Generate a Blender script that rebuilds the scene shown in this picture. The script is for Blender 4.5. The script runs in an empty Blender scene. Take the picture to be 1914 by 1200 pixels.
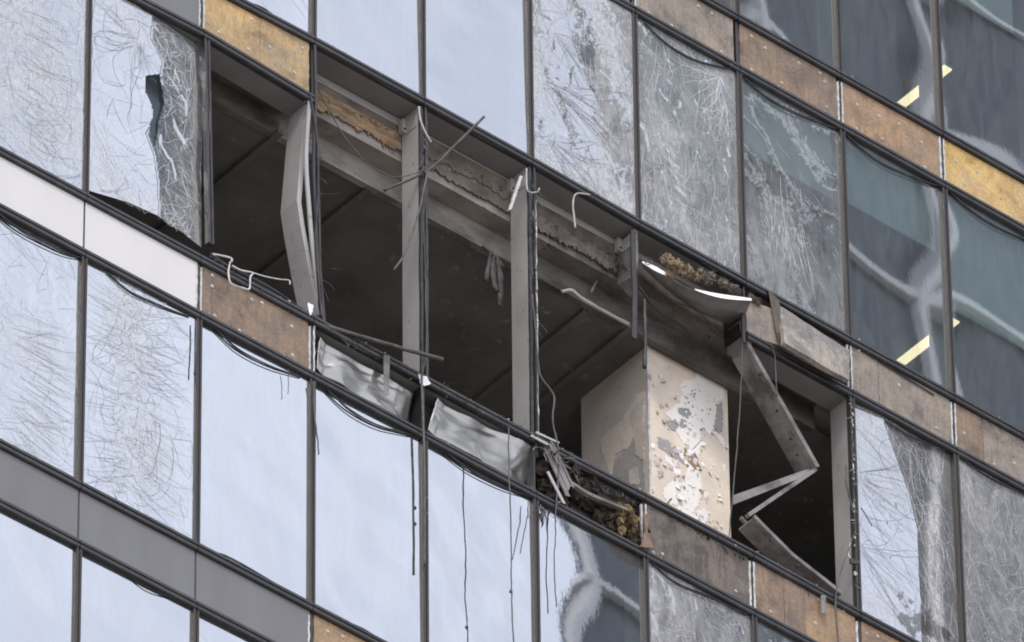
import bpy, bmesh, math, random
import numpy as np
from mathutils import Vector, Matrix, noise, geometry

# ------------------------------------------------------------------ camera, sky, sun, exposure
W, S, H = 1.3773, 0.7142, 3.6                 # bay width, spandrel height, storey height (m)
TH, PH, ROLL = 0.69912, 0.72735, -0.01132
FPX, X0, Z0, DIST = 23327.2, 5.2581, -1.4805, 121.179
FW = Vector((math.sin(TH)*math.cos(PH), math.cos(TH)*math.cos(PH), math.sin(PH)))
RT = Vector((math.cos(TH), -math.sin(TH), 0)); UP = RT.cross(FW)
CR, SR = math.cos(ROLL), math.sin(ROLL)
RT, UP = CR*RT + SR*UP, -SR*RT + CR*UP
CAM = Vector((X0, 0, Z0)) - FW*DIST
GROUND = CAM.z - 1.6

def P(px, py, d=0.0):
    """world point of the wall plane y = d that was measured at a spot of the photograph"""
    D = FW*FPX + RT*(px-957) - UP*(py-600)
    return CAM + D*((d-CAM.y)/D.y)
def PZ(px, py, z):
    D = FW*FPX + RT*(px-957) - UP*(py-600)
    return CAM + D*((z-CAM.z)/D.z)

scene = bpy.context.scene
COL = scene.collection
cd = bpy.data.cameras.new('camera'); cam = bpy.data.objects.new('camera', cd); COL.objects.link(cam)
cd.sensor_width = 36; cd.lens = FPX/1914*36; cd.clip_start = 1; cd.clip_end = 6000
m = Matrix((RT, UP, -FW)).transposed().to_4x4(); m.translation = CAM; cam.matrix_world = m
scene.camera = cam
scene.view_settings.view_transform = 'Standard'; scene.view_settings.look = 'None'
scene.view_settings.exposure = 0.35; scene.view_settings.gamma = 1; scene.view_settings.use_curve_mapping = False
SUN_EL, SUN_AZ = math.radians(48), math.radians(218)      # azimuth clockwise from +y
world = bpy.data.worlds.new('World'); scene.world = world; world.use_nodes = True
wn, wl = world.node_tree.nodes, world.node_tree.links
bg = wn['Background']; bg.inputs['Strength'].default_value = 0.12
sky = wn.new('ShaderNodeTexSky'); sky.sky_type = 'NISHITA'; sky.sun_disc = False
sky.sun_elevation = SUN_EL; sky.sun_rotation = SUN_AZ; sky.air_density = 1.0; sky.dust_density = 0.7; sky.ozone_density = 1.0
tc = wn.new('ShaderNodeTexCoord'); nz = wn.new('ShaderNodeTexNoise')
nz.inputs['Scale'].default_value = 15; nz.inputs['Detail'].default_value = 8; nz.inputs['Roughness'].default_value = .55
wl.new(tc.outputs['Generated'], nz.inputs['Vector'])
rmp = wn.new('ShaderNodeMapRange'); rmp.inputs[1].default_value = .3; rmp.inputs[2].default_value = .75
rmp.inputs[3].default_value = .62; rmp.inputs[4].default_value = 1.0
wl.new(nz.outputs['Fac'], rmp.inputs[0])
mx = wn.new('ShaderNodeMix'); mx.data_type = 'RGBA'
mx.inputs[7].default_value = (12.5, 13.0, 15.0, 1)        # high thin overcast
wl.new(rmp.outputs[0], mx.inputs[0]); wl.new(sky.outputs[0], mx.inputs[6]); wl.new(mx.outputs[2], bg.inputs['Color'])
sd = bpy.data.lights.new('sun', 'SUN'); sd.energy = 1.2; sd.angle = math.radians(14); sd.color = (1, .90, .77)
sun = bpy.data.objects.new('sun', sd); COL.objects.link(sun)
sdir = Vector((math.sin(SUN_AZ)*math.cos(SUN_EL), math.cos(SUN_AZ)*math.cos(SUN_EL), math.sin(SUN_EL)))
sun.rotation_euler = sdir.to_track_quat('Z', 'Y').to_euler()
scene.cycles.pixel_filter_type = 'BLACKMAN_HARRIS'; scene.cycles.filter_width = 1.9; scene.cycles.max_bounces = 8; scene.cycles.transparent_max_bounces = 12

# ------------------------------------------------------------------ helpers
def tag(o, label=None, cat=None, group=None, kind=None):
    if label: o['label'] = label
    if cat: o['category'] = cat
    if group: o['group'] = group
    if kind: o['kind'] = kind
    return o
def empty(name, loc, label=None, cat=None, group=None, parent=None):
    o = bpy.data.objects.new(name, None); COL.objects.link(o); o.location = loc; o.empty_display_size = .1; ORIGIN[o.name] = Vector(loc)
    if parent: o.parent = parent; o.matrix_parent_inverse = Matrix.Translation(-Vector(parent.location))
    return tag(o, label, cat, group)
class MB:
    def __init__(s): s.v = []; s.f = []
    def add(s, vs, fs):
        n = len(s.v); s.v += [tuple(v) for v in vs]; s.f += [tuple(i+n for i in f) for f in fs]; return s
    def hexa(s, p):
        return s.add(p, [(0,3,2,1),(4,5,6,7),(0,1,5,4),(1,2,6,5),(2,3,7,6),(3,0,4,7)])
    def box(s, x0, x1, y0, y1, z0, z1):
        return s.hexa([(x0,y0,z0),(x1,y0,z0),(x1,y1,z0),(x0,y1,z0),(x0,y0,z1),(x1,y0,z1),(x1,y1,z1),(x0,y1,z1)])
    def prism(s, pts, y0, y1):
        """outline of (x, z) points extruded from y0 to y1 (front at y0)"""
        a = sum(pts[i][0]*pts[(i+1)%len(pts)][1]-pts[(i+1)%len(pts)][0]*pts[i][1] for i in range(len(pts)))
        if a < 0: pts = pts[::-1]
        n = len(pts); vs = [(x,y0,z) for x,z in pts] + [(x,y1,z) for x,z in pts]
        return s.add(vs, [tuple(range(n)), tuple(range(2*n-1, n-1, -1))] + [(i, n+i, n+(i+1)%n, (i+1)%n) for i in range(n)])
    def tube(s, path, r, n=6):
        path = [Vector(p) for p in path]; vs = []; fs = []
        for i, p in enumerate(path):
            t = (path[min(i+1,len(path)-1)]-path[max(i-1,0)])
            t = t.normalized() if t.length > 1e-9 else Vector((0,0,1))
            a = t.cross(Vector((0,1,0)));  a = a if a.length > .05 else t.cross(Vector((1,0,0))); a.normalize(); b = t.cross(a)
            rr = r[i] if isinstance(r, (list,tuple)) else r
            for k in range(n):
                q = 2*math.pi*k/n; vs.append(p + a*math.cos(q)*rr + b*math.sin(q)*rr)
        for i in range(len(path)-1):
            for k in range(n): fs.append((i*n+k, i*n+(k+1)%n, (i+1)*n+(k+1)%n, (i+1)*n+k))
        fs.append(tuple(range(n-1,-1,-1))); fs.append(tuple(range((len(path)-1)*n, len(path)*n)))
        return s.add(vs, fs)
    def sweep(s, path, a, b):
        """bar of rectangular section (half vectors a, b; each a vector or a list along the path)"""
        vs = []; fs = []
        for i, p in enumerate(path):
            p = Vector(p); A = Vector(a[i] if isinstance(a, list) else a); B = Vector(b[i] if isinstance(b, list) else b)
            vs += [p-A-B, p+A-B, p+A+B, p-A+B]
        for i in range(len(path)-1):
            for k in range(4): fs.append((i*4+k, i*4+(k+1)%4, i*4+4+(k+1)%4, i*4+4+k))
        n = len(path)*4-4; fs += [(3,2,1,0), (n,n+1,n+2,n+3)]
        return s.add(vs, fs)
    def clump(s, c, r, seed, sub=3, amp=.45, freq=2.2):
        bm = bmesh.new(); bmesh.ops.create_icosphere(bm, subdivisions=sub, radius=1)
        o = Vector((seed*7.3, seed*3.1, seed*1.7)); vs = []
        for v in bm.verts:
            k = 1 + amp*noise.fractal(v.co*freq+o, 1.0, 2.0, 4)*1.4
            vs.append(Vector((v.co.x*r[0]*k, v.co.y*r[1]*k, v.co.z*r[2]*k))+Vector(c))
        fs = [tuple(v.index for v in f.verts) for f in bm.faces]; bm.free()
        return s.add(vs, fs)
    def fuzz(s, c, r, n, seed, ln=.06, w=.0022):
        q = random.Random(seed)
        for _ in range(n):
            d = Vector((q.gauss(0,1),q.gauss(0,1),q.gauss(0,1))).normalized(); p = Vector((c[0]+d.x*r[0]*q.uniform(.6,1), c[1]+d.y*r[1]*q.uniform(.6,1), c[2]+d.z*r[2]*q.uniform(.6,1))); pth = [p]
            for k in range(3): d = (d+Vector((q.gauss(0,.5),q.gauss(0,.5),q.gauss(0,.5)-.25))).normalized(); p = p+d*ln*q.uniform(.15,.4); pth.append(p)
            s.tube(pth, [w,w*.8,w*.6,w*.3], 3)
        return s
    def mesh(s, name, mat, smooth=False):
        me = bpy.data.meshes.new(name); me.from_pydata(s.v, [], s.f); me.materials.append(mat)
        if smooth: me.polygons.foreach_set('use_smooth', [True]*len(me.polygons))
        return me
    def build(s, name, mat, parent=None, smooth=False):
        return link(name, s.mesh(name, mat, smooth), parent)
ORIGIN = {}
def top(o): return ORIGIN.get(o.name, Vector((0,0,0)))       # world place of an object's origin
def link(name, me, parent=None, loc=None):
    o = bpy.data.objects.new(name, me); COL.objects.link(o)
    if loc is not None: o.location = loc
    if parent: o.parent = parent; o.matrix_parent_inverse = Matrix.Translation(-top(parent))
    fixnorm(o) if loc is None else None
    return o
def fixnorm(o):
    me = o.data
    if len(me.polygons) < 20000 and not me.get('pane'):
        bm = bmesh.new(); bm.from_mesh(me); bmesh.ops.recalc_face_normals(bm, faces=bm.faces); bm.to_mesh(me); bm.free()
def curve(pts, n=6):
    """Catmull-Rom through the points"""
    pts = [Vector(p) for p in pts]; q = [pts[0]*2-pts[1]] + pts + [pts[-1]*2-pts[-2]]; out = []
    for i in range(1, len(q)-2):
        for k in range(n):
            t = k/n; a,b,c,d = q[i-1],q[i],q[i+1],q[i+2]
            out.append(.5*((2*b)+(c-a)*t+(2*a-5*b+4*c-d)*t*t+(3*b-a-3*c+d)*t**3))
    return out + [pts[-1]]
def jag(pts, rnd, amp, step):
    """roughen a closed outline of 2-D points"""
    out = []
    for i in range(len(pts)):
        a, b = Vector(pts[i][:2]), Vector(pts[(i+1)%len(pts)][:2]); n = max(1, int((b-a).length/step))
        for k in range(n):
            q = a.lerp(b, k/n); out.append((q.x+rnd.uniform(-amp,amp), q.y+rnd.uniform(-amp,amp)))
    return out

# ------------------------------------------------------------------ materials
def mat(name, rough=.6, metal=0.0, spec=.4):
    mt = bpy.data.materials.new(name); mt.use_nodes = True
    b = mt.node_tree.nodes['Principled BSDF']
    b.inputs['Roughness'].default_value = rough; b.inputs['Metallic'].default_value = metal
    b.inputs['Specular IOR Level'].default_value = spec
    return mt, mt.node_tree.nodes, mt.node_tree.links, b
def mapped(nodes, links, scale=(1,1,1), kind='Object'):
    t = nodes.new('ShaderNodeTexCoord'); g = nodes.new('ShaderNodeNewGeometry'); mp = nodes.new('ShaderNodeMapping')
    mp.inputs['Scale'].default_value = scale
    links.new(g.outputs['Position'] if kind == 'World' else t.outputs[kind], mp.inputs['Vector']); return mp.outputs[0]
def noise_n(nodes, links, vec, scale, detail=5, rough=.6, dist=0):
    n = nodes.new('ShaderNodeTexNoise'); n.inputs['Scale'].default_value = scale; n.inputs['Detail'].default_value = detail
    n.inputs['Roughness'].default_value = rough; n.inputs['Distortion'].default_value = dist
    links.new(vec, n.inputs['Vector']); return n.outputs['Fac']
def ramp(nodes, links, fac, stops):
    r = nodes.new('ShaderNodeValToRGB'); e = r.color_ramp.elements
    while len(e) < len(stops): e.new(.5)
    for el, (p, c) in zip(e, stops): el.position = p; el.color = (*c, 1) if len(c) == 3 else c
    links.new(fac, r.inputs[0]); return r.outputs[0]
def mixc(nodes, links, fac, a, b, mode='MIX'):
    n = nodes.new('ShaderNodeMix'); n.data_type = 'RGBA'; n.blend_type = mode
    for sock, v in ((n.inputs[0], fac), (n.inputs[6], a), (n.inputs[7], b)):
        if isinstance(v, (int, float)): sock.default_value = v
        elif isinstance(v, tuple): sock.default_value = (*v, 1)
        else: links.new(v, sock)
    return n.outputs[2]
def bump(nodes, links, b, h, dist, strength=1.0):
    n = nodes.new('ShaderNodeBump'); n.inputs['Distance'].default_value = dist; n.inputs['Strength'].default_value = strength
    links.new(h, n.inputs['Height']); links.new(n.outputs[0], b.inputs['Normal'])
def grunge(name, base, alt, scale=6, rough=.6, metal=0.0, spec=.4, lo=.4, hi=.65, stretch=(1,1,1), bmp=0.0, spot=None):
    """paint or metal with blotches of a second tone, speckle and a little relief"""
    mt, n, l, b = mat(name, rough, metal, spec); v = mapped(n, l, stretch, 'World')
    f = noise_n(n, l, v, scale, 7, .65); c = ramp(n, l, f, [(lo, base), (hi, alt)])
    if spot:
        f2 = noise_n(n, l, v, scale*7, 4, .7); f3 = ramp(n, l, f2, [(.62, (0,0,0)), (.7, (1,1,1))]); c = mixc(n, l, f3, c, spot)
    l.new(c, b.inputs['Base Color'])
    if bmp: bump(n, l, b, noise_n(n, l, v, scale*5, 6, .7), bmp)
    return mt
M = {}
M['frame'] = grunge('black_frame', (.022,.022,.024), (.05,.048,.046), 5, .38, .2, .5, .35, .75, (1,1,1), .002, (.09,.085,.08))
M['cap'] = grunge('mullion_cap', (.040,.036,.034), (.056,.050,.046), 3, .5, .1, .35, .3, .8, (1,1,.6), 0, None)
M['rubber'] = grunge('black_rubber', (.018,.018,.02), (.05,.05,.05), 8, .5, 0, .4)
M['post'] = grunge('grey_post', (.43,.415,.40), (.33,.315,.30), 2.2, .5, .25, .4, .35, .7, (1,1,.5), .0015, (.20,.19,.18))
M['sootpost'] = grunge('sooty_post', (.235,.222,.21), (.085,.078,.072), 2.6, .55, .2, .4, .4, .62, (1,1,1), .003, (.05,.048,.045))
M['soffit'] = grunge('soffit_metal', (.19,.187,.184), (.14,.136,.133), 1.4, .8, .0, .2, .3, .7, (1,1,1), 0, None)
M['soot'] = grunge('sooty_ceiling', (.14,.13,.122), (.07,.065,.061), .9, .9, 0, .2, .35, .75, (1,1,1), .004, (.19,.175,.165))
M['sootbeam'] = grunge('sooty_beam', (.16,.145,.132), (.06,.054,.049), 2.2, .85, 0, .2, .4, .64, (.6,1,1.3), .005, (.04,.036,.033))
M['beam'] = grunge('brown_grey_beam', (.265,.242,.218), (.098,.088,.08), 2.0, .8, 0, .2, .40, .64, (.6,1,1.3), .004, (.06,.052,.046))
M['slabedge'] = grunge('scorched_board', (.185,.155,.128), (.08,.068,.058), 3.0, .85, 0, .2, .35, .65, (1,1,1), .008, (.30,.25,.20))
M['timber'] = grunge('torn_timber', (.33,.225,.135), (.13,.092,.06), 9, .85, 0, .2, .4, .65, (.4,1,1.6), .012, (.12,.08,.05))
M['panel'] = grunge('grey_panel', (.17,.17,.174), (.145,.145,.148), .9, .5, .0, .25, .35, .7, (2.4,1,.5), 0, None)
M['white'] = grunge('glare_white_panel', (.60,.588,.572), (.555,.543,.527), .9, .6, 0, .2, .4, .8, (2,1,.6), 0, None)  # metal panels whose bright reflection is put into the base colour
M['concrete'] = grunge('concrete', (.46,.45,.43), (.36,.35,.335), 1.2, .9, 0, .2, .4, .6, (1,1,1), .004, None)
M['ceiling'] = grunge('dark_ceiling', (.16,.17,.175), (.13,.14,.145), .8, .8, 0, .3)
M['ground'] = grunge('paving', (.39,.355,.31), (.31,.28,.245), .05, .9, 0, .2)
M['sealant'] = grunge('pale_sealant', (.62,.61,.58), (.36,.35,.33), 12, .7, 0, .3, .4, .65)
M['whiteplastic'] = grunge('white_plastic', (.58,.56,.53), (.34,.32,.30), 14, .5, 0, .4, .45, .7)
M['screw'] = grunge('galvanised_washer', (.62,.60,.56), (.4,.38,.35), 20, .4, .3, .5)
M['blind'] = grunge('blind_fabric', (.52,.60,.56), (.46,.54,.51), 1.0, .9, 0, .2, .3, .7, (6,1,.3))
M['cable'] = grunge('grey_cable', (.10,.097,.094), (.055,.053,.05), 6, .6, 0, .3)
M['rod'] = grunge('dark_rod', (.115,.105,.098), (.06,.055,.05), 9, .6, .3, .4, bmp=.003)
M['rag'] = grunge('charred_rag', (.12,.115,.11), (.05,.048,.046), 9, .95, 0, .1, bmp=.01)
M['wool'] = grunge('mineral_wool', (.42,.335,.23), (.25,.19,.125), 11, .95, 0, .1, .4, .6, (1,1,1), .02, (.22,.15,.09))
M['greywool'] = grunge('sooted_wool', (.27,.24,.20), (.15,.125,.10), 10, .95, 0, .1, .4, .6, (1,1,1), .02, (.42,.30,.16))
M['burntwool'] = grunge('burnt_wool', (.085,.07,.055), (.03,.026,.022), 9, .95, 0, .1, .4, .6, (1,1,1), .03, (.16,.12,.075))
M['yellowwool'] = grunge('yellow_wool', (.34,.26,.14), (.15,.11,.06), 14, .95, 0, .1, .4, .6, (1,1,1), .03, (.10,.075,.04))
M['sheet'] = grunge('galvanised_sheet', (.40,.385,.35), (.29,.28,.255), 1.6, .30, .92, .5, .35, .7, (1,1,1), .0012, None)
M['flap'] = grunge('torn_sheet', (.20,.195,.19), (.10,.097,.094), 2, .5, .2, .4, .4, .65, (1,1,1), .002, None)
M['flapwhite'] = grunge('white_sheet_edge', (.85,.84,.84), (.7,.69,.68), 3, .45, 0, .4)
M['paper'] = grunge('white_paper', (.85,.84,.86), (.75,.74,.76), 6, .9, 0, .2)
M['rust'] = grunge('brown_cloth', (.27,.20,.16), (.17,.125,.10), 12, .95, 0, .1, bmp=.01)
def ply(name, base, alt, dark, streak=0.5):
    mt, n, l, b = mat(name, .85, 0, .25); v = mapped(n, l, (1,1,1), 'World')
    v2 = mapped(n, l, (1.2, 1, .35), 'World')
    f = noise_n(n, l, v, 2.6, 8, .68, .6); c = ramp(n, l, f, [(.34, dark), (.45, alt), (.54, base), (.70, tuple(min(1,1.18*x) for x in base))])
    gr = ramp(n, l, noise_n(n, l, mapped(n, l, (1,1,1), 'World'), 1.3, 7, .7, 1.0), [(.42, (0,0,0)), (.68, (.75,.75,.75))]); c = mixc(n, l, gr, c, tuple(.55*x+.45*(sum(alt)/3) for x in alt))
    chip = n.new('ShaderNodeTexVoronoi'); chip.inputs['Scale'].default_value = 46; l.new(v, chip.inputs['Vector'])
    g = ramp(n, l, chip.outputs['Color'], [(.2, (.74,.74,.74)), (.8, (1.16,1.16,1.16))]); c = mixc(n, l, .55, c, g, 'MULTIPLY')
    v2 = mapped(n, l, (2.4, 1, .28), 'World')
    st = ramp(n, l, noise_n(n, l, v2, 7.5, 8, .75, .5), [(.47, (0,0,0)), (.72, (1,1,1))])
    c = mixc(n, l, mixc(n, l, 1.0, st, (streak,)*3, 'MULTIPLY'), c, dark)
    sp = ramp(n, l, noise_n(n, l, v, 48, 3, .6), [(.66, (0,0,0)), (.71, (1,1,1))]); c = mixc(n, l, sp, c, dark)
    l.new(c, b.inputs['Base Color']); bump(n, l, b, noise_n(n, l, v, 60, 6, .7), .006)
    return mt
M['ply_yellow'] = ply('yellow_board', (.60,.42,.17), (.52,.34,.125), (.34,.21,.08), .35)
M['ply_ochre'] = ply('ochre_board', (.52,.35,.155), (.40,.28,.14), (.20,.145,.09), .6)
M['ply_tan'] = ply('tan_board', (.39,.255,.145), (.31,.21,.13), (.19,.135,.095), .6)
M['ply_brown'] = ply('brown_board', (.27,.195,.135), (.215,.16,.12), (.12,.09,.07), .7)
M['ply_grey'] = ply('greyed_board', (.31,.26,.205), (.25,.215,.175), (.13,.11,.095), .65)
M['ply_dark'] = ply('sooty_board', (.185,.155,.13), (.125,.105,.09), (.06,.05,.043), .85)
M['ply_white'] = ply('weathered_board', (.40,.35,.29), (.23,.215,.195), (.14,.13,.12), .8)

def glass_mat():
    mt = bpy.data.materials.new('coated_glass'); mt.use_nodes = True; n = mt.node_tree.nodes; l = mt.node_tree.links
    n.remove(n['Principled BSDF']); out = n['Material Output']; v = mapped(n, l, (1,1,1), 'World')
    at = n.new('ShaderNodeAttribute'); at.attribute_name = 'wear'; sep = n.new('ShaderNodeSeparateColor'); l.new(at.outputs['Color'], sep.inputs[0])
    haze, dust, soot = sep.outputs[0], sep.outputs[1], sep.outputs[2]  # on some panes these also carry painted mirror and see-through tones
    def math_(op, a, b, clamp=False):
        k = n.new('ShaderNodeMath'); k.operation = op; k.use_clamp = clamp
        for s_, x in zip(k.inputs, (a, b)):
            if isinstance(x, (int, float)): s_.default_value = x
            else: l.new(x, s_)
        return k.outputs[0]
    # fine relief: roller wave everywhere, crazing where the pane is shattered
    wav = noise_n(n, l, mapped(n, l, (1,1,.5), 'World'), 26, 4, .6)
    dis = n.new('ShaderNodeTexNoise'); dis.inputs['Scale'].default_value = 4.5; dis.inputs['Detail'].default_value = 4; l.new(v, dis.inputs['Vector'])
    vv = n.new('ShaderNodeVectorMath'); vv.operation = 'MULTIPLY_ADD'; l.new(dis.outputs['Color'], vv.inputs[0]); vv.inputs[1].default_value = (.38,.38,.38); l.new(mapped(n, l, (1.15,1,.62), 'World'), vv.inputs[2])
    def voro(scale, feat):
        q = n.new('ShaderNodeTexVoronoi'); q.feature = feat; q.inputs['Scale'].default_value = scale; l.new(vv.outputs[0], q.inputs['Vector']); return q
    vc, vb, ve, vf = voro(26, 'F1'), voro(9, 'F1'), voro(26, 'DISTANCE_TO_EDGE'), voro(9, 'DISTANCE_TO_EDGE')
    edge = ramp(n, l, ve.outputs['Distance'], [(.0, (1,1,1)), (.13, (0,0,0))]); edgeb = ramp(n, l, vf.outputs['Distance'], [(.0, (1,1,1)), (.05, (0,0,0))])
    cs = n.new('ShaderNodeSeparateColor'); l.new(vc.outputs['Color'], cs.inputs[0]); cell = cs.outputs[0]
    bp = n.new('ShaderNodeBump'); bp.inputs['Distance'].default_value = .000016; l.new(wav, bp.inputs['Height'])
    def tip(q, k, nrm):
        d = n.new('ShaderNodeVectorMath'); d.operation = 'SUBTRACT'; l.new(q.outputs['Color'], d.inputs[0]); d.inputs[1].default_value = (.5,.5,.5)
        e = n.new('ShaderNodeVectorMath'); e.operation = 'SCALE'; l.new(d.outputs[0], e.inputs[0]); l.new(math_('MULTIPLY', haze, k), e.inputs['Scale'])
        f = n.new('ShaderNodeVectorMath'); f.operation = 'ADD'; l.new(nrm, f.inputs[0]); l.new(e.outputs[0], f.inputs[1])
        g_ = n.new('ShaderNodeVectorMath'); g_.operation = 'NORMALIZE'; l.new(f.outputs[0], g_.inputs[0]); return g_.outputs[0]
    nrm = tip(vb, .010, tip(vc, .016, bp.outputs[0]))
    gl = n.new('ShaderNodeBsdfGlossy'); gl.inputs['Color'].default_value = (.93,.965,1,1); gl.inputs['Roughness'].default_value = .008; l.new(nrm, gl.inputs['Normal'])
    tr = n.new('ShaderNodeBsdfTransparent'); tr.inputs['Color'].default_value = (.50,.585,.59,1)
    m1 = n.new('ShaderNodeMixShader'); m1.inputs[0].default_value = .44; l.new(tr.outputs[0], m1.inputs[1]); l.new(gl.outputs[0], m1.inputs[2])
    # powdered glass along the crazing, dust and painted mirror tones
    fine = noise_n(n, l, mapped(n, l, (1.3,1,.55), 'World'), 13, 10, .8, 1.6); big = noise_n(n, l, mapped(n, l, (2.2,1,.5), 'World'), 4, 7, .68, .8)
    pat = ramp(n, l, noise_n(n, l, mapped(n, l, (1.2,1,.7), 'World'), 2.6, 6, .65, 1.2), [(.34, (.25,.25,.25)), (.66, (1.25,1.25,1.25))])
    hz = math_('MULTIPLY', math_('MULTIPLY', haze, pat), math_('ADD', math_('ADD', math_('MULTIPLY', cell, .34), .26), math_('MULTIPLY', ramp(n, l, fine, [(.36, (0,0,0)), (.72, (1,1,1))]), .50)), True)
    du = math_('MULTIPLY', dust, ramp(n, l, big, [(.3, (.15,.15,.15)), (.72, (1.2,1.2,1.2))]), True)
    df = n.new('ShaderNodeBsdfDiffuse'); df.inputs['Color'].default_value = (.56,.555,.535,1)
    dd = n.new('ShaderNodeBsdfDiffuse'); dd.inputs['Color'].default_value = (.33,.33,.325,1)
    ds = n.new('ShaderNodeBsdfDiffuse'); ds.inputs['Color'].default_value = (.07,.064,.06,1)
    m2 = n.new('ShaderNodeMixShader'); l.new(du, m2.inputs[0]); l.new(m1.outputs[0], m2.inputs[1]); l.new(dd.outputs[0], m2.inputs[2])
    m3 = n.new('ShaderNodeMixShader'); l.new(hz, m3.inputs[0]); l.new(m2.outputs[0], m3.inputs[1]); l.new(df.outputs[0], m3.inputs[2])
    dk = n.new('ShaderNodeBsdfDiffuse'); dk.inputs['Color'].default_value = (.20,.205,.215,1)
    m35 = n.new('ShaderNodeMixShader'); l.new(math_('MULTIPLY', haze, math_('MAXIMUM', math_('MULTIPLY', edge, .45), math_('MULTIPLY', edgeb, .7)), True), m35.inputs[0]); l.new(m3.outputs[0], m35.inputs[1]); l.new(dk.outputs[0], m35.inputs[2])
    m4 = n.new('ShaderNodeMixShader'); l.new(soot, m4.inputs[0]); l.new(m35.outputs[0], m4.inputs[1]); l.new(ds.outputs[0], m4.inputs[2])
    l.new(m4.outputs[0], out.inputs['Surface']); return mt
M['glass'] = glass_mat()
M['crackl'] = grunge('pale_crack', (.72,.73,.73), (.5,.51,.51), 20, .5, 0, .5)
M['crackd'] = grunge('dark_crack', (.19,.20,.22), (.33,.34,.36), 15, .5, 0, .3)
def paintmat(name, base, alt, dark, f=.45):
    mt, n, l, b = mat(name, .75, 0, .3); v = mapped(n, l, (1,1,1), 'World')
    c = ramp(n, l, noise_n(n, l, v, 1.6, 7, .6, .5), [(.35, base), (.62, alt)])
    st = ramp(n, l, noise_n(n, l, mapped(n, l, (1,1,1), 'World'), 5, 8, .75, 1.0), [(.56, (0,0,0)), (.72, (f,f,f))])
    c = mixc(n, l, st, c, dark); sp = ramp(n, l, noise_n(n, l, v, 26, 3, .6), [(.69, (0,0,0)), (.73, (1,1,1))])
    c = mixc(n, l, sp, c, dark); l.new(c, b.inputs['Base Color']); bump(n, l, b, noise_n(n, l, v, 9, 7, .7), .01)
    return mt
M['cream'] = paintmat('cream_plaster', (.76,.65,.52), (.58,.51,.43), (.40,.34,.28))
M['dullcream'] = paintmat('darker_plaster', (.60,.53,.46), (.47,.42,.37), (.24,.21,.19))
M['paintwhite'] = paintmat('white_paint', (.82,.79,.74), (.76,.72,.66), (.5,.40,.30), .35)
M['paintgrey'] = paintmat('grey_putty', (.31,.30,.29), (.36,.345,.33), (.2,.19,.18))
M['paintpink'] = paintmat('pinkish_plaster', (.70,.60,.50), (.60,.52,.44), (.34,.28,.24))
def lamp_mat():
    mt = bpy.data.materials.new('warm_tube'); mt.use_nodes = True; b = mt.node_tree.nodes['Principled BSDF']
    b.inputs['Emission Color'].default_value = (1, .78, .45, 1); b.inputs['Emission Strength'].default_value = 2.6
    b.inputs['Base Color'].default_value = (.8,.8,.75,1); return mt
M['lamp'] = lamp_mat()
M['towerglass'] = grunge('dark_tower_glass', (.05,.07,.085), (.075,.10,.11), .12, .25, 0, .5)
M['towerframe'] = grunge('pale_tower_frame', (.66,.66,.66), (.6,.6,.6), .3, .6, 0, .3)

# ------------------------------------------------------------------ ground and the tower across the street (seen in the glass)
g = MB(); g.add([(-4000,-4000,GROUND),(4000,-4000,GROUND),(4000,4000,GROUND),(-4000,4000,GROUND)], [(0,1,2,3)])
tag(g.build('ground', M['ground']), kind='structure')
TX, TY = 57.3, -60.0
tower = empty('office_tower', (TX+28, TY-16, GROUND), 'dark glass tower with a pale frame grid across the street, mirrored in the panes', 'building')
b_ = MB(); b_.hexa([(TX+22,TY-18,GROUND),(TX+56,TY-18,GROUND),(TX+56,TY,GROUND),(TX,TY,GROUND),(TX+22,TY-18,215),(TX+56,TY-18,215),(TX+56,TY,215),(TX,TY,215)]); b_.build('wall', M['towerglass'], tower)
for i in range(13):
    b_ = MB(); x = TX+.2+i*4.65; b_.box(x-.11, x+.11, TY+.001, TY+.35, GROUND, 215); b_.build('frame_upright', M['towerframe'], tower)
for i in range(int((215-GROUND)/4.1)):
    z = GROUND+3+i*4.1; b_ = MB(); b_.box(TX-.05, TX+56, TY+.002, TY+.28, z-.13, z+.13); b_.build('frame_band', M['towerframe'], tower)

# ------------------------------------------------------------------ our building
BLD = empty('glass_office_building', (5.5, 6, GROUND), 'office building with a curtain wall of blown out, cracked and boarded windows', 'building')
B0, B1, K0, K1 = -3, 11, -3, 2                    # bays, storeys that are built out
XA, XB, ZA, ZB = B0*W, B1*W, (K0-1)*H+S, K1*H+S
DEPTH = 11.0
# lower, upper and side masses (outside the frame)
for (x0,x1,z0,z1) in ((XA-14, XB+30, GROUND, ZA-.2), (XA-14, XB+30, ZB+.2, ZB+40), (XA-14, XA-.1, ZA-.2, ZB+.2), (XB+.1, XB+30, ZA-.2, ZB+.2)):
    b_ = MB(); b_.box(x0, x1, .0, DEPTH+6, z0, z1); tag(b_.build('wall', M['panel'], BLD), 'plain grey outer wall beyond the windows')
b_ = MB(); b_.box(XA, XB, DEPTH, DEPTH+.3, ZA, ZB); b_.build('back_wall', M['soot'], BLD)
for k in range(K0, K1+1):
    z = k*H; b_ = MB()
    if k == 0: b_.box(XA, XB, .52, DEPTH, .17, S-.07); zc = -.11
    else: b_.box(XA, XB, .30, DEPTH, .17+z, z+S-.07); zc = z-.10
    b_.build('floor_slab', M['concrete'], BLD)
    b_ = MB(); b_.box(XA, XB, .57, DEPTH, zc, zc+.05); b_.build('ceiling', M['soot'] if k == 0 else M['ceiling'], BLD)

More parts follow.
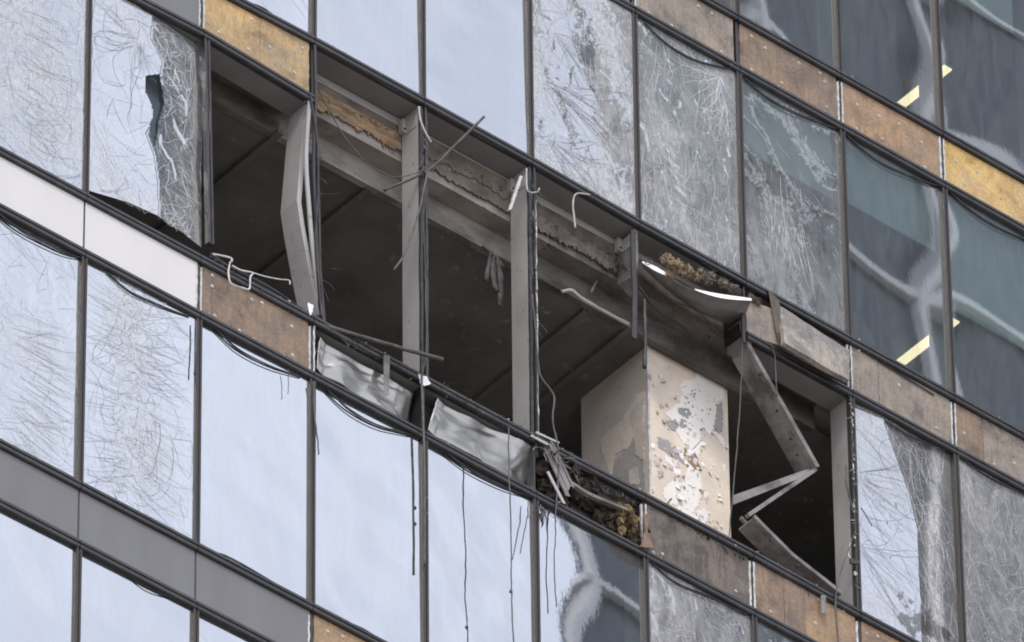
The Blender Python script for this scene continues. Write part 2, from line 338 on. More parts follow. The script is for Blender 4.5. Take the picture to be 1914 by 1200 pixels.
# ---- joints of the frame; the blast pushed the transom over the hole up a little
LIFT = {(0,'t',2): .036, (0,'t',3): .038, (0,'t',4): .036, (0,'t',5): .0, (0,'b',1): .045, (0,'b',2): -.03, (-1,'t',6): .028, (-1,'t',5): .02}
def joint(k, e, i): return k*H + (S if e == 't' else 0) + LIFT.get((k,e,i), 0)
PROF = [(.02,-.052),(-.030,-.052),(-.046,-.043),(-.048,-.012),(-.036,-.005),(-.036,.005),(-.050,.012),(-.048,.043),(-.030,.052),(.02,.052)]
def transom(k, e, b, split=None):
    za, zb = joint(k,e,b), joint(k,e,b+1); x0, x1 = b*W+.004, (b+1)*W-.004
    vs = [(x0,y,za+z) for y,z in PROF] + [(x1,y,zb+z) for y,z in PROF]; n = len(PROF)
    m_ = MB(); m_.add(vs, [tuple(range(n-1,-1,-1)), tuple(range(n,2*n))] + [(i,(i+1)%n,n+(i+1)%n,n+i) for i in range(n)])
    o = m_.build('transom', M['frame'], BLD)
    m_ = MB(); s_ = -.045 if e == 'b' or k == 0 else .0
    m_.hexa([(x0,.022,za-.05),(x1,.022,zb-.05),(x1,.27,zb-.05),(x0,.27,za-.05),(x0,.022,za+.04),(x1,.022,zb+.04),(x1,.27,zb+.04),(x0,.27,za+.04)])
    m_.build('ledge', M['soffit'], o)
    return o
OPEN = {2,3,4,5}                                   # bays whose upper spandrel is gone
for k in range(K0, K1+1):
    for b in range(B0, B1):
        for e in 'tb':
            if k == 0 and e == 'b' and b in OPEN: continue
            transom(k, e, b)

# ---- mullions
capm = {}
def mullion(i, z0, z1, inner=True, x0off=0.0, x1off=0.0):
    x = i*W; m_ = MB()
    for (a, c, y0) in ((-.033,-.012,-.036),(-.012,.012,-.024),(.012,.033,-.036)):
        m_.hexa([(x+x0off+a,y0,z0),(x+x0off+c,y0,z0),(x+x0off+c,.02,z0),(x+x0off+a,.02,z0),(x+x1off+a,y0,z1),(x+x1off+c,y0,z1),(x+x1off+c,.02,z1),(x+x1off+a,.02,z1)])
    o = m_.build('mullion', M['cap'] if inner else M['frame'], BLD)
    if inner:
        m_ = MB(); m_.box(x-.026, x+.026, .022, .27, z0, z1); m_.build('post', M['post'], o)
    return o
for k in range(K0+1, K1+1):
    for i in range(B0, B1+1):
        z0, z1 = joint(k-1,'t',i)+.054, joint(k,'b',i)-.054
        if k == 0 and 2 <= i <= 6: continue
        if k == 0 and i == 1:
            a = P(383,110); c = P(391,455); mullion(i, c.z-.02, z1, False, c.x-i*W, a.x-i*W); continue
        mullion(i, z0, z1)
# narrow joints across the spandrels, with ragged sealant beside the boards
rnd = random.Random(5)
def sealant(x, z0, z1, w):
    m_ = MB(); n = 16; left = []; right = []
    for q in range(n+1):
        z = z0+(z1-z0)*q/n; left.append((x-w/2+rnd.uniform(-.006,.004), z)); right.append((x+w/2+rnd.uniform(-.004,.006), z))
    m_.prism(left+right[::-1], -.016, .004); return m_
BOARDED = {(1,5),(1,6),(1,7),(1,8),(1,4),(0,1),(0,7),(0,8),(-1,1),(-1,5),(-1,6),(-1,7),(-2,2)}
for k in range(K0, K1+1):
    for i in range(B0, B1+1):
        if k == 0 and 3 <= i <= 5: continue
        x = i*W; z0, z1 = joint(k,'b',i)+.053, joint(k,'t',i)-.053
        bd = (k,i) in BOARDED or (k,i-1) in BOARDED
        m_ = MB(); m_.box(x-(.018 if bd else .009), x+(.018 if bd else .009), -.012, .29, z0, z1)
        o = m_.build('panel_joint', M['frame'], BLD)
        if bd:
            for sx in (-1, 1):
                if rnd.random() < .85: sealant(x+sx*.026, z0+rnd.uniform(0,.03), z1-rnd.uniform(0,.05), .016).build('sealant_strip', M['sealant'], o)

# ---- spandrel panels
screw_me = None
def screw(x, z, parent, y=-.012):
    global screw_me
    if screw_me is None:
        s_ = MB(); pts = [(.019*math.cos(a), .019*math.sin(a)) for a in np.arange(8)*math.pi/4]; s_.prism(pts, -.006, .004)
        pts = [(.009*math.cos(a), .009*math.sin(a)) for a in np.arange(6)*math.pi/3]; s_.prism(pts, -.014, -.006); screw_me = s_.mesh('screw', M['screw'])
    o = bpy.data.objects.new('screw', screw_me); COL.objects.link(o); o.location = (x, y, z); o.parent = parent
    o.matrix_parent_inverse = Matrix.Translation(-top(parent)); return o
def zrange(k, b, x):
    t = (x-b*W)/W
    return joint(k,'b',b)*(1-t)+joint(k,'b',b+1)*t+.050, joint(k,'t',b)*(1-t)+joint(k,'t',b+1)*t-.050
def board(k, b, x0, x1, mt, label, screws=(), rag=.004, y=-.006):
    r = random.Random(k*31+b*7+int(x0*10)); m_ = MB()
    lo0, hi0 = zrange(k,b,x0); lo1, hi1 = zrange(k,b,x1)
    m_.prism(jag([(x0,lo0),(x1,lo1),(x1,hi1),(x0,hi0)], r, rag, .06), y, y+.022)
    o = m_.build('plywood_board', M[mt], BLD); tag(o, label)
    for (px, py) in screws:
        q = P(px, py, y); screw(q.x, q.z, o, y)
    return o
def cut(px, py): return P(px, py).x
BD = {  # (storey, bay): (material, cuts, label, screws)
 (1,4): ('ply_dark', [], 'dark weathered board in the window band', []),
 (1,5): ('ply_grey', [], 'grey brown weathered board in the upper band', [(1212,24),(1255,48),(1348,97),(1305,12),(1330,25)]),
 (1,6): ('ply_brown', [], 'brown board with pale washers in the upper band', [(1404,68),(1404,131),(1461,155),(1532,137),(1541,153),(1545,200),(1430,90),(1493,118)]),
 (1,7): ('ply_tan', [], 'tan board in the upper band', [(1602,196),(1601,241),(1649,260),(1722,266),(1729,313),(1643,217),(1680,232)]),
 (1,8): ('ply_yellow', [], 'bright yellow board in the upper band', [(1787,302),(1802,344),(1826,321),(1832,373),(1870,370)]),
 (0,1): ('ply_ochre', [cut(485,45)], 'ochre board above the blown out opening', [(409,60),(463,92),(504,88),(550,136),(565,90),(470,36)]),
 (0,7): ('ply_grey', [cut(1641,700)], 'grey scorched board right of the opening', [(1605,655),(1680,720),(1750,800)]),
 (0,8): ('ply_brown', [cut(1836,800)], 'brown board right of the opening', [(1858,868),(1895,866),(1802,810)]),
 (-1,1): ('ply_brown', [cut(395,550)], 'brown board with flaking face under the opening', [(396,515),(396,535),(401,590),(489,566),(545,610),(546,664),(447,618),(470,560)]),
 (-1,5): ('ply_dark', [], 'soot streaked board under the peeling column', [(1221,1033),(1238,1036),(1375,1105)]),
 (-1,6): ('ply_brown', [cut(1464,1110), cut(1504,1130)], 'brown board at the foot of the folded post', [(1440,1143),(1523,1165),(1530,1122),(1576,1142)]),
 (-1,7): ('ply_tan', [], 'tan board at the lower right', [(1620,1185),(1640,1190)]),
 (-2,2): ('ply_tan', [], 'tan board at the bottom edge of the wall', [(612,1180),(640,1190)]),
}
for k in range(K0, K1+1):
    for b in range(B0, B1):
        if (k,b) in BD:
            mt, cuts, lab, sc = BD[(k,b)]; xs = [b*W+.042] + cuts + [(b+1)*W-.042]
            for j in range(len(xs)-1):
                s2 = [q for q in sc if xs[j] <= P(*q).x <= xs[j+1]]
                mm = mt
                if (k,b) == (-1,6) and j == 2: mm = 'ply_tan'
                if (k,b) == (0,8) and j == 1: mm = 'ply_grey'
                board(k, b, xs[j]+.002*(j > 0), xs[j+1]-.002*(j < len(xs)-2), mm, lab if len(xs) == 2 else lab+[', left piece', ', middle piece' if len(xs) == 4 else ', right piece', ', right piece'][j], s2, .004, -.006-.003*(j%2))
        elif k == 0 and (b in OPEN or b == 6): continue
        elif k == -1 and b in (2,3,4): continue
        else:
            w_ = (k,b) in ((-1,-1),(-1,0)); x0, x1 = b*W+.011, (b+1)*W-.011; m_ = MB()
            lo0, hi0 = zrange(k,b,x0); lo1, hi1 = zrange(k,b,x1)
            m_.hexa([(x0,-.012,lo0),(x1,-.012,lo1),(x1,.02,lo1),(x0,.02,lo0),(x0,-.012,hi0),(x1,-.012,hi1),(x1,.02,hi1),(x0,.02,hi0)])
            o = m_.build('spandrel_panel', M['white' if w_ else 'panel'], BLD)
            if w_: tag(o, 'metal panel under the cracked windows, its bright reflection put in as white')

# ---- panes
def seg_dist(px, pz, ax, az, bx, bz):
    dx, dz = bx-ax, bz-az; t = np.clip(((px-ax)*dx+(pz-az)*dz)/(dx*dx+dz*dz+1e-12), 0, 1)
    return np.hypot(px-ax-t*dx, pz-az-t*dz)
def side_of(X, Z, line):
    """signed x-distance to a polyline given top to bottom: >0 right of it"""
    zs = np.array([p[1] for p in line])[::-1]; xs = np.array([p[0] for p in line])[::-1]
    return X-np.interp(Z, zs, xs)
def wave(seed, amp, lo=.8, hi=3.2, n=7):
    r = np.random.RandomState(seed); k = []
    for _ in range(n):
        f = r.uniform(lo, hi); a = r.uniform(0, 2*math.pi); k.append((f*math.cos(a)*2*math.pi*.55, f*math.sin(a)*2*math.pi*.55, r.uniform(0,6.28), amp*r.uniform(.4,1)/f))
    return lambda X, Z: sum(c*np.sin(kx*X+kz*Z+p) for kx,kz,p,c in k)
def smooth(x, a, b):
    t = np.clip((x-a)/(b-a), 0, 1); return t*t*(3-2*t)
PANE = {}
def blob(X, Z, px, py, rx, rz):
    q = P(px, py); return np.exp(-(((X-q.x)/rx)**2+((Z-q.z)/rz)**2))
def pane(k, b, nx=22, nz=44, disp=None, wear=None, hole=None, label=None, seed=0, amp=.0006, tilt=(0,0), bottom=None, hi=3.2):
    x0, x1 = b*W+.03, (b+1)*W-.03; z0, z1 = (k-1)*H+S+.045, k*H-.045
    if (k,b) == (0,0): x1 = P(385,300).x
    X, Z = np.meshgrid(np.linspace(x0,x1,nx+1), np.linspace(z0,z1,nz+1))
    if bottom is not None:
        lowz = np.interp(X, [p[0] for p in bottom], [p[1] for p in bottom]); Z = lowz + (Z-z0)*(z1-lowz)/(z1-z0)
    wv = wave(seed+k*17+b*5+100, amp, .8 if hi > 2 else .5, hi); xc, zc = (x0+x1)/2, (z0+z1)/2
    def D(X, Z):
        y = wv(X,Z) + tilt[0]*(X-xc) + tilt[1]*(Z-zc)
        return y + (disp(X,Z) if disp else 0)
    Y = D(X,Z); n = nx+1
    verts = np.stack([X,Y,Z], -1).reshape(-1,3)
    faces = []
    for j in range(nz):
        for i in range(nx):
            q = (j*n+i, j*n+i+1, (j+1)*n+i+1, (j+1)*n+i)
            if hole is not None:
                c = verts[list(q)].mean(0)
                if hole(c[0], c[2]): continue
            faces.append(q)
    me = bpy.data.meshes.new('pane'); me.from_pydata(verts.tolist(), [], faces); me.materials.append(M['glass']); me['pane'] = 1
    me.polygons.foreach_set('use_smooth', [True]*len(me.polygons))
    ca = me.color_attributes.new('wear', 'FLOAT_COLOR', 'POINT')
    wr = np.zeros((len(verts),4), np.float32); wr[:,1] = .13; wr[:,3] = 1
    if wear is not None:
        h, d, s_ = wear(X, Z)
        for c, arr in enumerate((h,d,s_)): wr[:,c] = np.clip(np.broadcast_to(arr, X.shape), 0, 1.6).reshape(-1)
    ca.data.foreach_set('color', wr.reshape(-1))
    o = link('pane', me, BLD)
    if label: tag(o, label)
    PANE[(k,b)] = (o, D, x0, x1, z0, z1); return o

def ribbons(key, lines, mt, name, keep=None):
    """hair cracks: narrow raised strips that follow the bent surface of a pane"""
    o, D, x0, x1, z0, z1 = PANE[key]; m_ = MB()
    for pts, w in lines:
        run = []
        for (x, z) in list(pts)+[None]*0:
            ok = x0+.003 < x < x1-.003 and z0+.003 < z < z1-.003 and (keep is None or keep(x, z))
            if ok: run.append((x,z))
            else:
                emit(m_, run, w*(.46 if mt is M['crackl'] else .68), D); run = []
        emit(m_, run, w*(.46 if mt is M['crackl'] else .68), D)
    if m_.v:
        me = m_.mesh(name, mt); me['pane'] = 1; return tag(link(name, me, o), kind='stuff')
def emit(m_, run, w, D):
    if len(run) < 2: return
    vs = []; n = len(run)
    for i, (x, z) in enumerate(run):
        ax, az = run[max(i-1,0)]; bx, bz = run[min(i+1,n-1)]; dx, dz = bx-ax, bz-az; L = math.hypot(dx,dz)+1e-9
        ww = w*(.35+.65*math.sin(math.pi*min(1,(i+.6)/n)))*.5; y = float(D(x,z))-.004
        vs += [(x-dz/L*ww, y, z+dx/L*ww), (x+dz/L*ww, y, z-dx/L*ww)]
    m_.add(vs, [(2*i, 2*i+1, 2*i+3, 2*i+2) for i in range(n-1)])
def walk(r, x, z, a, length, step=.03, wig=.22, curl=0.0):
    pts = [(x,z)]; n = max(2, int(length/step))
    for _ in range(n):
        a += r.gauss(0, wig)+curl*step; x += math.cos(a)*step; z += math.sin(a)*step; pts.append((x,z))
    return pts
def fan(r, c, n, lmin, lmax, a0=0, a1=6.283, w=.003, r0=.12, wig=.10, branch=.5, ell=1.0):
    out = []
    for i in range(n):
        a = r.uniform(a0,a1); s0 = r.uniform(0,r0); p = walk(r, c[0]+math.cos(a)*s0, c[1]+math.sin(a)*s0*ell, a, r.uniform(lmin,lmax), .035, wig)
        out.append((p, w*r.uniform(.6,1.3)))
        if r.random() < branch:
            q = p[r.randrange(len(p)//2, len(p))] if len(p) > 3 else p[-1]
            out.append((walk(r, q[0], q[1], a+r.uniform(-.6,.6), r.uniform(.1,.4), .03, wig), w*.7))
    return out
def web(r, box, n, w=.003, keep=.7, dens=None, wig=.006):
    x0,x1,z0,z1 = box; pts = []; tries = 0
    while len(pts) < n and tries < n*40:
        tries += 1; x = r.uniform(x0,x1); z = r.uniform(z0,z1)
        if dens is None or r.random() < dens(x,z): pts.append(Vector((x,z)))
    if len(pts) < 4: return []
    vs, es, fs, *_ = geometry.delaunay_2d_cdt(pts, [], [], 0, 1e-5); out = []
    for a, b in es:
        if r.random() > keep: continue
        A, B = vs[a], vs[b]; L = (B-A).length
        if L > .55: continue
        k = max(2, int(L/.05)); nrm = Vector((-(B-A).y, (B-A).x))/max(L,1e-6); bow = r.uniform(-.12,.12)*L
        p = [(A.lerp(B,t/k)+nrm*(bow*math.sin(math.pi*t/k)+(r.uniform(-wig,wig) if 0<t<k else 0))) for t in range(k+1)]
        out.append(([(q.x,q.y) for q in p], w*r.uniform(.5,1.4)))
    return out
def strokes(r, box, n, a, spread, l0, l1, w, dens=None, wig=.05):
    x0,x1,z0,z1 = box; out = []; tries = 0
    while len(out) < n and tries < n*30:
        tries += 1; x = r.uniform(x0,x1); z = r.uniform(z0,z1)
        if dens and r.random() > dens(x,z): continue
        out.append((walk(r, x, z, a+r.gauss(0,spread), r.uniform(l0,l1), .025, wig), w*r.uniform(.5,1.4)))
    return out
def comb(r, cx, z0, z1, n, l0, l1, w, zc, bend=.5, sides=(-1,1), jit=.10):
    out = []
    for i in range(n):
        z = r.uniform(z0,z1); sd = r.choice(sides); a = (0 if sd > 0 else math.pi)+sd*(z-zc)*bend+r.gauss(0,.05)
        p = walk(r, cx+sd*r.uniform(.0,.22)+r.gauss(0,jit*.5), z+r.gauss(0,.03), a, r.uniform(l0,l1), .03, .07, -sd*(z-zc)*bend*1.2)
        out.append((p, w*r.uniform(.5,1.3)))
    return out
def pxz(px, py): q = P(px, py); return (q.x, q.z)
def pxline(*pts): return [pxz(*p) for p in pts]

EMPTYV = {(0,b) for b in range(1,7)}
def B(X, Z, *a): return blob(X, Z, *a)
SHARD = {}
def shards(seed, box, n, tilt):
    """piecewise flat, slightly tipped shards (nearest-seed cells)"""
    r = np.random.RandomState(seed); x0,x1,z0,z1 = box
    sx, sz = r.uniform(x0,x1,n), r.uniform(z0,z1,n); tx, tz = r.normal(0,tilt,n), r.normal(0,tilt,n)
    def f(X, Z):
        X, Z = np.asarray(X, float), np.asarray(Z, float)
        d = (X[...,None]-sx)**2+((Z[...,None]-sz)*.7)**2; i = d.argmin(-1)
        return tx[i]*(X-sx[i])+tz[i]*(Z-sz[i])
    return f
def pbox(k, b): return (b*W+.03, (b+1)*W-.03, (k-1)*H+S+.045, k*H-.045)
sh = {}
for i, key in enumerate([(1,4),(1,5),(0,-1),(0,0),(0,7),(0,8),(-1,-1),(-1,0),(-1,5)]): sh[key] = shards(i+3, pbox(*key), 90, .0028)
F_ = lambda b: ('first','second','third','fourth','fifth','sixth','seventh','eighth','ninth','tenth')[b]

# (0,0): half of the pane is bent back, a piece is missing
L00 = pxline((290,-20),(288,20),(284,72),(306,114),(300,150),(302,190),(288,225),(275,250),(290,290),(297,340),(300,430))
HOLE = [pxz(*p) for p in ((271,141),(299,138),(304,160),(308,192),(303,212),(298,226),(296,250),(291,270),(284,258),(279,232),(286,219),(284,197),(272,172))]
def inpoly(x, z, poly):
    c = False; n = len(poly)
    for i in range(n):
        (ax,az),(bx,bz) = poly[i], poly[i-1]
        if (az > z) != (bz > z) and x < (bx-ax)*(z-az)/(bz-az)+ax: c = not c
    return c
def d00(X, Z):
    s_ = side_of(X, Z, L00); return np.where(s_ > 0, s_*.088+.01, s_*-.004) + sh[(0,0)](X,Z)*np.where(s_>0,3.0,.6)
pane(0, 0, 90, 180, d00, lambda X,Z: (np.clip(.10+.22*(side_of(X,Z,L00)>.02)*(.2+.8*smooth(side_of(X,Z,L00),.02,.35))*(1-.9*B(X,Z,310,205,.2,.45))+.55*B(X,Z,250,30,.35,.35)+.5*B(X,Z,260,400,.6,.35)+.3*B(X,Z,190,300,.2,.5),0,.9), .04+.0*X, 0*X),
     lambda x,z: inpoly(x,z,HOLE), 'shattered pane with a piece missing, its right half bent in and dark', 1,
     bottom=[pxz(170,357),pxz(240,378),pxz(300,405),pxz(345,430),pxz(388,460)])
hs = jag(HOLE, random.Random(4), .012, .05); n_ = len(hs); xc_ = sum(p[0] for p in hs)/n_
HOLE2 = [(xc_+(x-xc_)*1.7, z+(.03 if i < 8 else -.03)) for i, (x, z) in enumerate(HOLE)]
me = bpy.data.meshes.new('infill_shard'); me.from_pydata([(x, .03+.115*(x-xc_), z) for x,z in HOLE2], [], [tuple(range(len(HOLE2)))]); me.materials.append(M['glass']); me['pane'] = 1
tag(link('infill_shard', me, BLD), 'added piece of glass behind the hole in the shattered pane, mirroring the dark tower')  # added behind the hole, tipped so that it mirrors the dark tower
pane(0, -1, 60, 120, lambda X,Z: sh[(0,-1)](X,Z)*1.2-.03*(X+.0*Z+.7), lambda X,Z: (np.clip(.3+.55*B(X,Z,60,80,.5,.7)+.5*B(X,Z,70,230,.7,.45),0,.8), .05, 0*X), None, 'crazed white blue pane at the left edge, still in its frame', 2)
L07 = pxline((1640,740),(1655,800),(1680,870),(1700,925),(1715,990),(1720,1120),(1722,1170))
def d07(X, Z):
    s_ = side_of(X, Z, L07); return np.where(s_ < 0, -.075*s_, s_*.03)+sh[(0,7)](X,Z)*1.3
def strk(X, Z):
    s_ = side_of(X, Z, pxline((1755,780),(1752,900),(1745,1000),(1748,1100),(1752,1200))); return np.exp(-(s_/.075)**2)
pane(0, 7, 90, 180, d07, lambda X,Z: (np.clip(.14+.06*(side_of(X,Z,L07)>0)+3.0*strk(X,Z)*(.35+.65*smooth(-Z,.6,1.6))+.5*B(X,Z,1625,790,.3,.35)+.4*B(X,Z,1650,1130,.5,.25)+.35*B(X,Z,1650,900,.25,.6),0,1.6), .10+.2*(side_of(X,Z,L07)>0)*B(X,Z,1760,850,.5,1.5), .42*(side_of(X,Z,L07)>0)*(1-np.minimum(1,1.6*strk(X,Z)))*B(X,Z,1745,950,.55,2.2)+.7*smooth(B(X,Z,1722,1165,.34,.20)+.55*np.vectorize(lambda x,z: noise.fractal(Vector((x*6,z*5,7)),.8,2,5))(X,Z),.5,.62)), None, 'shattered pane mirroring the sky on its left, torn white streak on its right', 3)  # dark view through the right half painted as soot; bottom patch is dirt
pane(0, 8, 60, 120, lambda X,Z: sh[(0,8)](X,Z)*1.2, lambda X,Z: (np.clip(.42+.3*B(X,Z,1820,900,.5,.8),0,.85), .30, .12), None, 'dusty grey cracked pane at the right edge', 4)
pane(1, 4, 70, 140, lambda X,Z: sh[(1,4)](X,Z)*.42-.003*X, lambda X,Z: (np.clip(.22+.8*np.exp(-((X-4*W)/.22)**2)+.75*B(X,Z,1150,395,.6,.35)+.6*B(X,Z,1090,360,.5,.25)+.6*B(X,Z,1110,20,.5,.3)+.35*(X>4.62*W),0,.9), .12+.3*(X>4.62*W), 0*X), None, 'cracked pane, left half mirroring sky and right half grey', 5)  # mirrored tower's grey put into haze and dust, right of its edge
pane(1, 5, 70, 140, lambda X,Z: sh[(1,5)](X,Z)*.7+.0*X, lambda X,Z: (np.clip(.34+.45*B(X,Z,1230,250,.35,.5)+.5*B(X,Z,1290,420,.7,.4)+.35*B(X,Z,1350,160,.2,.35),0,.85), .38, 0*X), None, 'greenish grey cracked pane with white powdered glass', 6)
pane(1, 6, 40, 80, None, lambda X,Z: (.12+.35*B(X,Z,1450,440,.4,.5), .16+.38*smooth(-Z,-2.2,-.9), 0*X), None, 'scratched pane with dusty lower half', 7, .0007)
pane(-1, -1, 60, 120, lambda X,Z: sh[(-1,-1)](X,Z)*.7-.012*X, lambda X,Z: (np.clip(.1+.35*B(X,Z,50,640,.6,.5)+.3*B(X,Z,70,800,.3,.4),0,.7), .04, 0*X), None, 'sky blue pane with cracks fanning from its middle', 8)
pane(-1, 0, 60, 120, lambda X,Z: sh[(-1,0)](X,Z)*.8-.012*X, lambda X,Z: (np.clip(.06+.8*B(X,Z,240,640,.22,.6)+.7*B(X,Z,265,840,.3,.4)+.35*B(X,Z,215,560,.15,.4),0,.8), .04, 0*X), None, 'sky blue pane with a white cracked middle', 9)
pane(-1, 5, 60, 120, lambda X,Z: sh[(-1,5)](X,Z), lambda X,Z: (np.clip(.45+.4*B(X,Z,1230,1130,.4,.5),0,.9), .35, .1), None, 'cracked grey pane at the lower right', 10)
def soot4(X, Z):
    f = np.vectorize(lambda x,z: noise.fractal(Vector((x*3,z*1.3,2)),1,2,4))(X,Z)
    return smooth(B(X,Z,1175,1000,.42,.42)*1.25+f*.35, .45, .62)*.85
def pool(X, Z): return None
pane(-1, 4, 60, 120, lambda X,Z: -.0008*(X-5*W), lambda X,Z: (.02+.0*X, .06+0*X, soot4(X,Z)), None, 'pane mirroring sky and the tower, sooty at its top right', 11, .00030, (.003,0), None, 1.6)
pane(-1, 6, 30, 60, None, lambda X,Z: (.1+.0*X, .15+0*X, 0*X), None, 'dark dusty pane at the lower right', 12)
for (k,b,lab,am,tl) in ((1,1,'rippled pane mirroring bright sky',.0016,(-.01,.0)),(1,2,'clear pane mirroring bright sky above the opening',.0011,(-.008,.01)),(1,3,'clear pane mirroring sky with a darker lower corner',.0013,(-.004,.01)),
    (1,7,'clear pane with a pale blind and wavy mirrored frames',.00024,(.004,0)),(1,8,'clear pane with a long blind and wavy mirrored frames',.00024,(.003,0)),
    (2,5,'dark pane at the top edge',.00024,(.002,0)),(2,6,'dark pane with a pale swirl of mirrored frames',.00024,(.003,0)),(2,7,'dark pane with a mirrored pale loop and a lit lamp behind',.00024,(.004,0)),(2,8,'dark pane at the top right corner',.00024,(.003,0)),
    (-1,1,'clear pale blue pane under the brown board',.0008,(-.01,0)),(-1,2,'clear pale blue pane under the dented metal sheet',.0010,(-.008,.004)),(-1,3,'clear pane with cables hanging in front',.0011,(-.008,.004)),
    (-2,-1,'clear blue pane at the lower left corner',.0007,(-.008,0)),(-2,0,'clear blue pane at the bottom edge',.0007,(-.008,0)),(-2,1,'rippled pane at the bottom edge',.0018,(-.008,0))):
    dsp = None; nn = (30, 60); hi = 2.1 if b >= 5 else 3.2
    pane(k, b, *nn, dsp, None, None, lab, 20, am, tl, None, hi)
for k in range(K0, K1+1):
    for b in range(B0, B1):
        if (k,b) in EMPTYV or (k,b) in PANE: continue
        pane(k, b, 16, 32, None, None, None, None, 40, .0008)

# ---- cracks
r = random.Random(11)
k0 = lambda key: pbox(*key)
# (0,-1)
bx = k0((0,-1)); wd = lambda x,z: .25+.75*math.exp(-(((x+.6)/.6)**2+((z+1.2)/.9)**2))
ribbons((0,-1), web(r, bx, 200, .0035, .4, wd)+comb(r, -.9, bx[2], bx[3], 60, .2, .9, .0045, -1.4, .5), M['crackd'], 'crack')
ribbons((0,-1), web(r, bx, 160, .005, .4, wd)+fan(r, pxz(60,120), 40, .2, 1.1, w=.004, r0=.5)+strokes(r, bx, 120, 1.7, .4, .1, .4, .004), M['crackl'], 'crack')
# (0,0)
bx = k0((0,0)); right = lambda x,z: float(side_of(np.array(x),np.array(z),L00)) > .0
kp = lambda x,z: not inpoly(x,z,HOLE) and z > np.interp(x, [pxz(170,357)[0],pxz(388,460)[0]], [pxz(170,357)[1],pxz(388,460)[1]])+.03
left = lambda x,z: not right(x,z) and kp(x,z)
ribbons((0,0), fan(r, pxz(262,75), 26, .3, 1.5, 2.4, 5.2, .005, .12, .16)+web(r, bx, 120, .0045, .45), M['crackd'], 'crack', left)
ribbons((0,0), fan(r, pxz(170,210), 24, .5, 1.9, -1.4, -.5, .006, .4, .07)+web(r, bx, 260, .004, .5, lambda x,z: .15+.85*(z<-1.9)+.6*(z>-.5)), M['crackl'], 'crack', left)
rr = lambda x,z: right(x,z) and kp(x,z)
ribbons((0,0), web(r, (bx[0]+.6,bx[1],bx[2],bx[3]), 190, .0075, .6, lambda x,z: .9 if z > -.9 or z < -2.1 else .2)+strokes(r, (bx[0]+.7,bx[1],bx[2],bx[3]), 90, -1.3, .5, .1, .5, .0065), M['crackl'], 'crack', rr)
# (0,7), (0,8)
bx = k0((0,7)); rt7 = lambda x,z: 1 if float(side_of(np.array(x),np.array(z),L07)) > -.03 else .12
ribbons((0,7), web(r, bx, 60, .0045, .5)+fan(r, pxz(1600,880), 16, .3, 1.2, -1.0, .6, .006, .2, .08)+fan(r, pxz(1602,1010), 14, .3, 1.1, -1.0, .4, .005, .2, .08)+strokes(r, bx, 110, -.6, .35, .15, .7, .004), M['crackd'], 'crack')
ribbons((0,7), strokes(r, bx, 130, -1.3, .25, .15, .6, .006, rt7, .05)+strokes(r, bx, 25, -1.0, .4, .1, .4, .006, rt7, .06)+web(r, bx, 110, .0045, .35, rt7), M['crackl'], 'crack')
bx = k0((0,8))
ribbons((0,8), strokes(r, bx, 120, -1.25, .25, .15, .6, .0055, None, .04)+web(r, bx, 90, .0045, .35), M['crackl'], 'crack')
q = pxz(1875,950); ribbons((0,8), strokes(r, (q[0]-.2,q[0]+.25,q[1]-.4,q[1]+.5), 46, -1.5, .08, .15, .45, .010, None, .03), M['crackd'], 'crack')
# (1,4), (1,5), (1,6)
bx = k0((1,4)); ed = lambda x,z: min(1, .10+.9*math.exp(-((x-4*W)/.16)**2)+.7*(z < 1.15)+.5*(z > 3.2))
ribbons((1,4), web(r, bx, 300, .005, .5, ed)+strokes(r, (bx[0]+.6,bx[1],bx[2],bx[3]), 70, -1.35, .15, .3, 1.2, .006, None, .06)+strokes(r, bx, 60, -1.4, .35, .15, .5, .005, ed), M['crackl'], 'crack')
ribbons((1,4), fan(r, pxz(1010,150), 22, .4, 1.3, -1.1, .4, .007, .3, .10)+fan(r, pxz(1020,260), 20, .3, 1.1, -1.0, .3, .006, .2, .1)+fan(r, pxz(1030,60), 14, .3, .9, -1.2, .2, .006, .2, .1)+web(r, (bx[0],bx[0]+.8,bx[2],bx[3]), 60, .0045, .5), M['crackd'], 'crack')
bx = k0((1,5))
ribbons((1,5), strokes(r, bx, 90, -1.5, .16, .25, 1.0, .006, None, .04)+fan(r, pxz(1345,145), 26, .2, .8, 3.2, 5.2, .007, .06, .12)+web(r, (bx[0]+.05,bx[0]+.5,bx[2],bx[3]), 110, .005, .45)+web(r, (bx[0],bx[1],bx[2],bx[2]+.6), 90, .005, .4)+fan(r, pxz(1355,190), 16, .2, .7, 4.0, 5.0, .007, .05, .1), M['crackl'], 'crack')
ribbons((1,5), strokes(r, (bx[0],bx[0]+.4,bx[2],bx[3]), 90, -.9, .15, .1, .35, .005, None, .03)+strokes(r, bx, 40, -1.0, .5, .1, .5, .005), M['crackd'], 'crack')
bx = k0((1,6)); c0 = pxz(1455,460)
ribbons((1,6), strokes(r, (bx[0]+.35,bx[0]+.85,c0[1]-.1,c0[1]+1.1), 26, -1.45, .12, .2, .6, .007, None, .02)+strokes(r, (c0[0]-.25,c0[0]+.3,c0[1]-.05,c0[1]+.4), 60, -1.35, .22, .06, .22, .007, None, .04)+strokes(r, bx, 60, -1.0, .3, .06, .25, .005, None, .02), M['crackl'], 'crack')
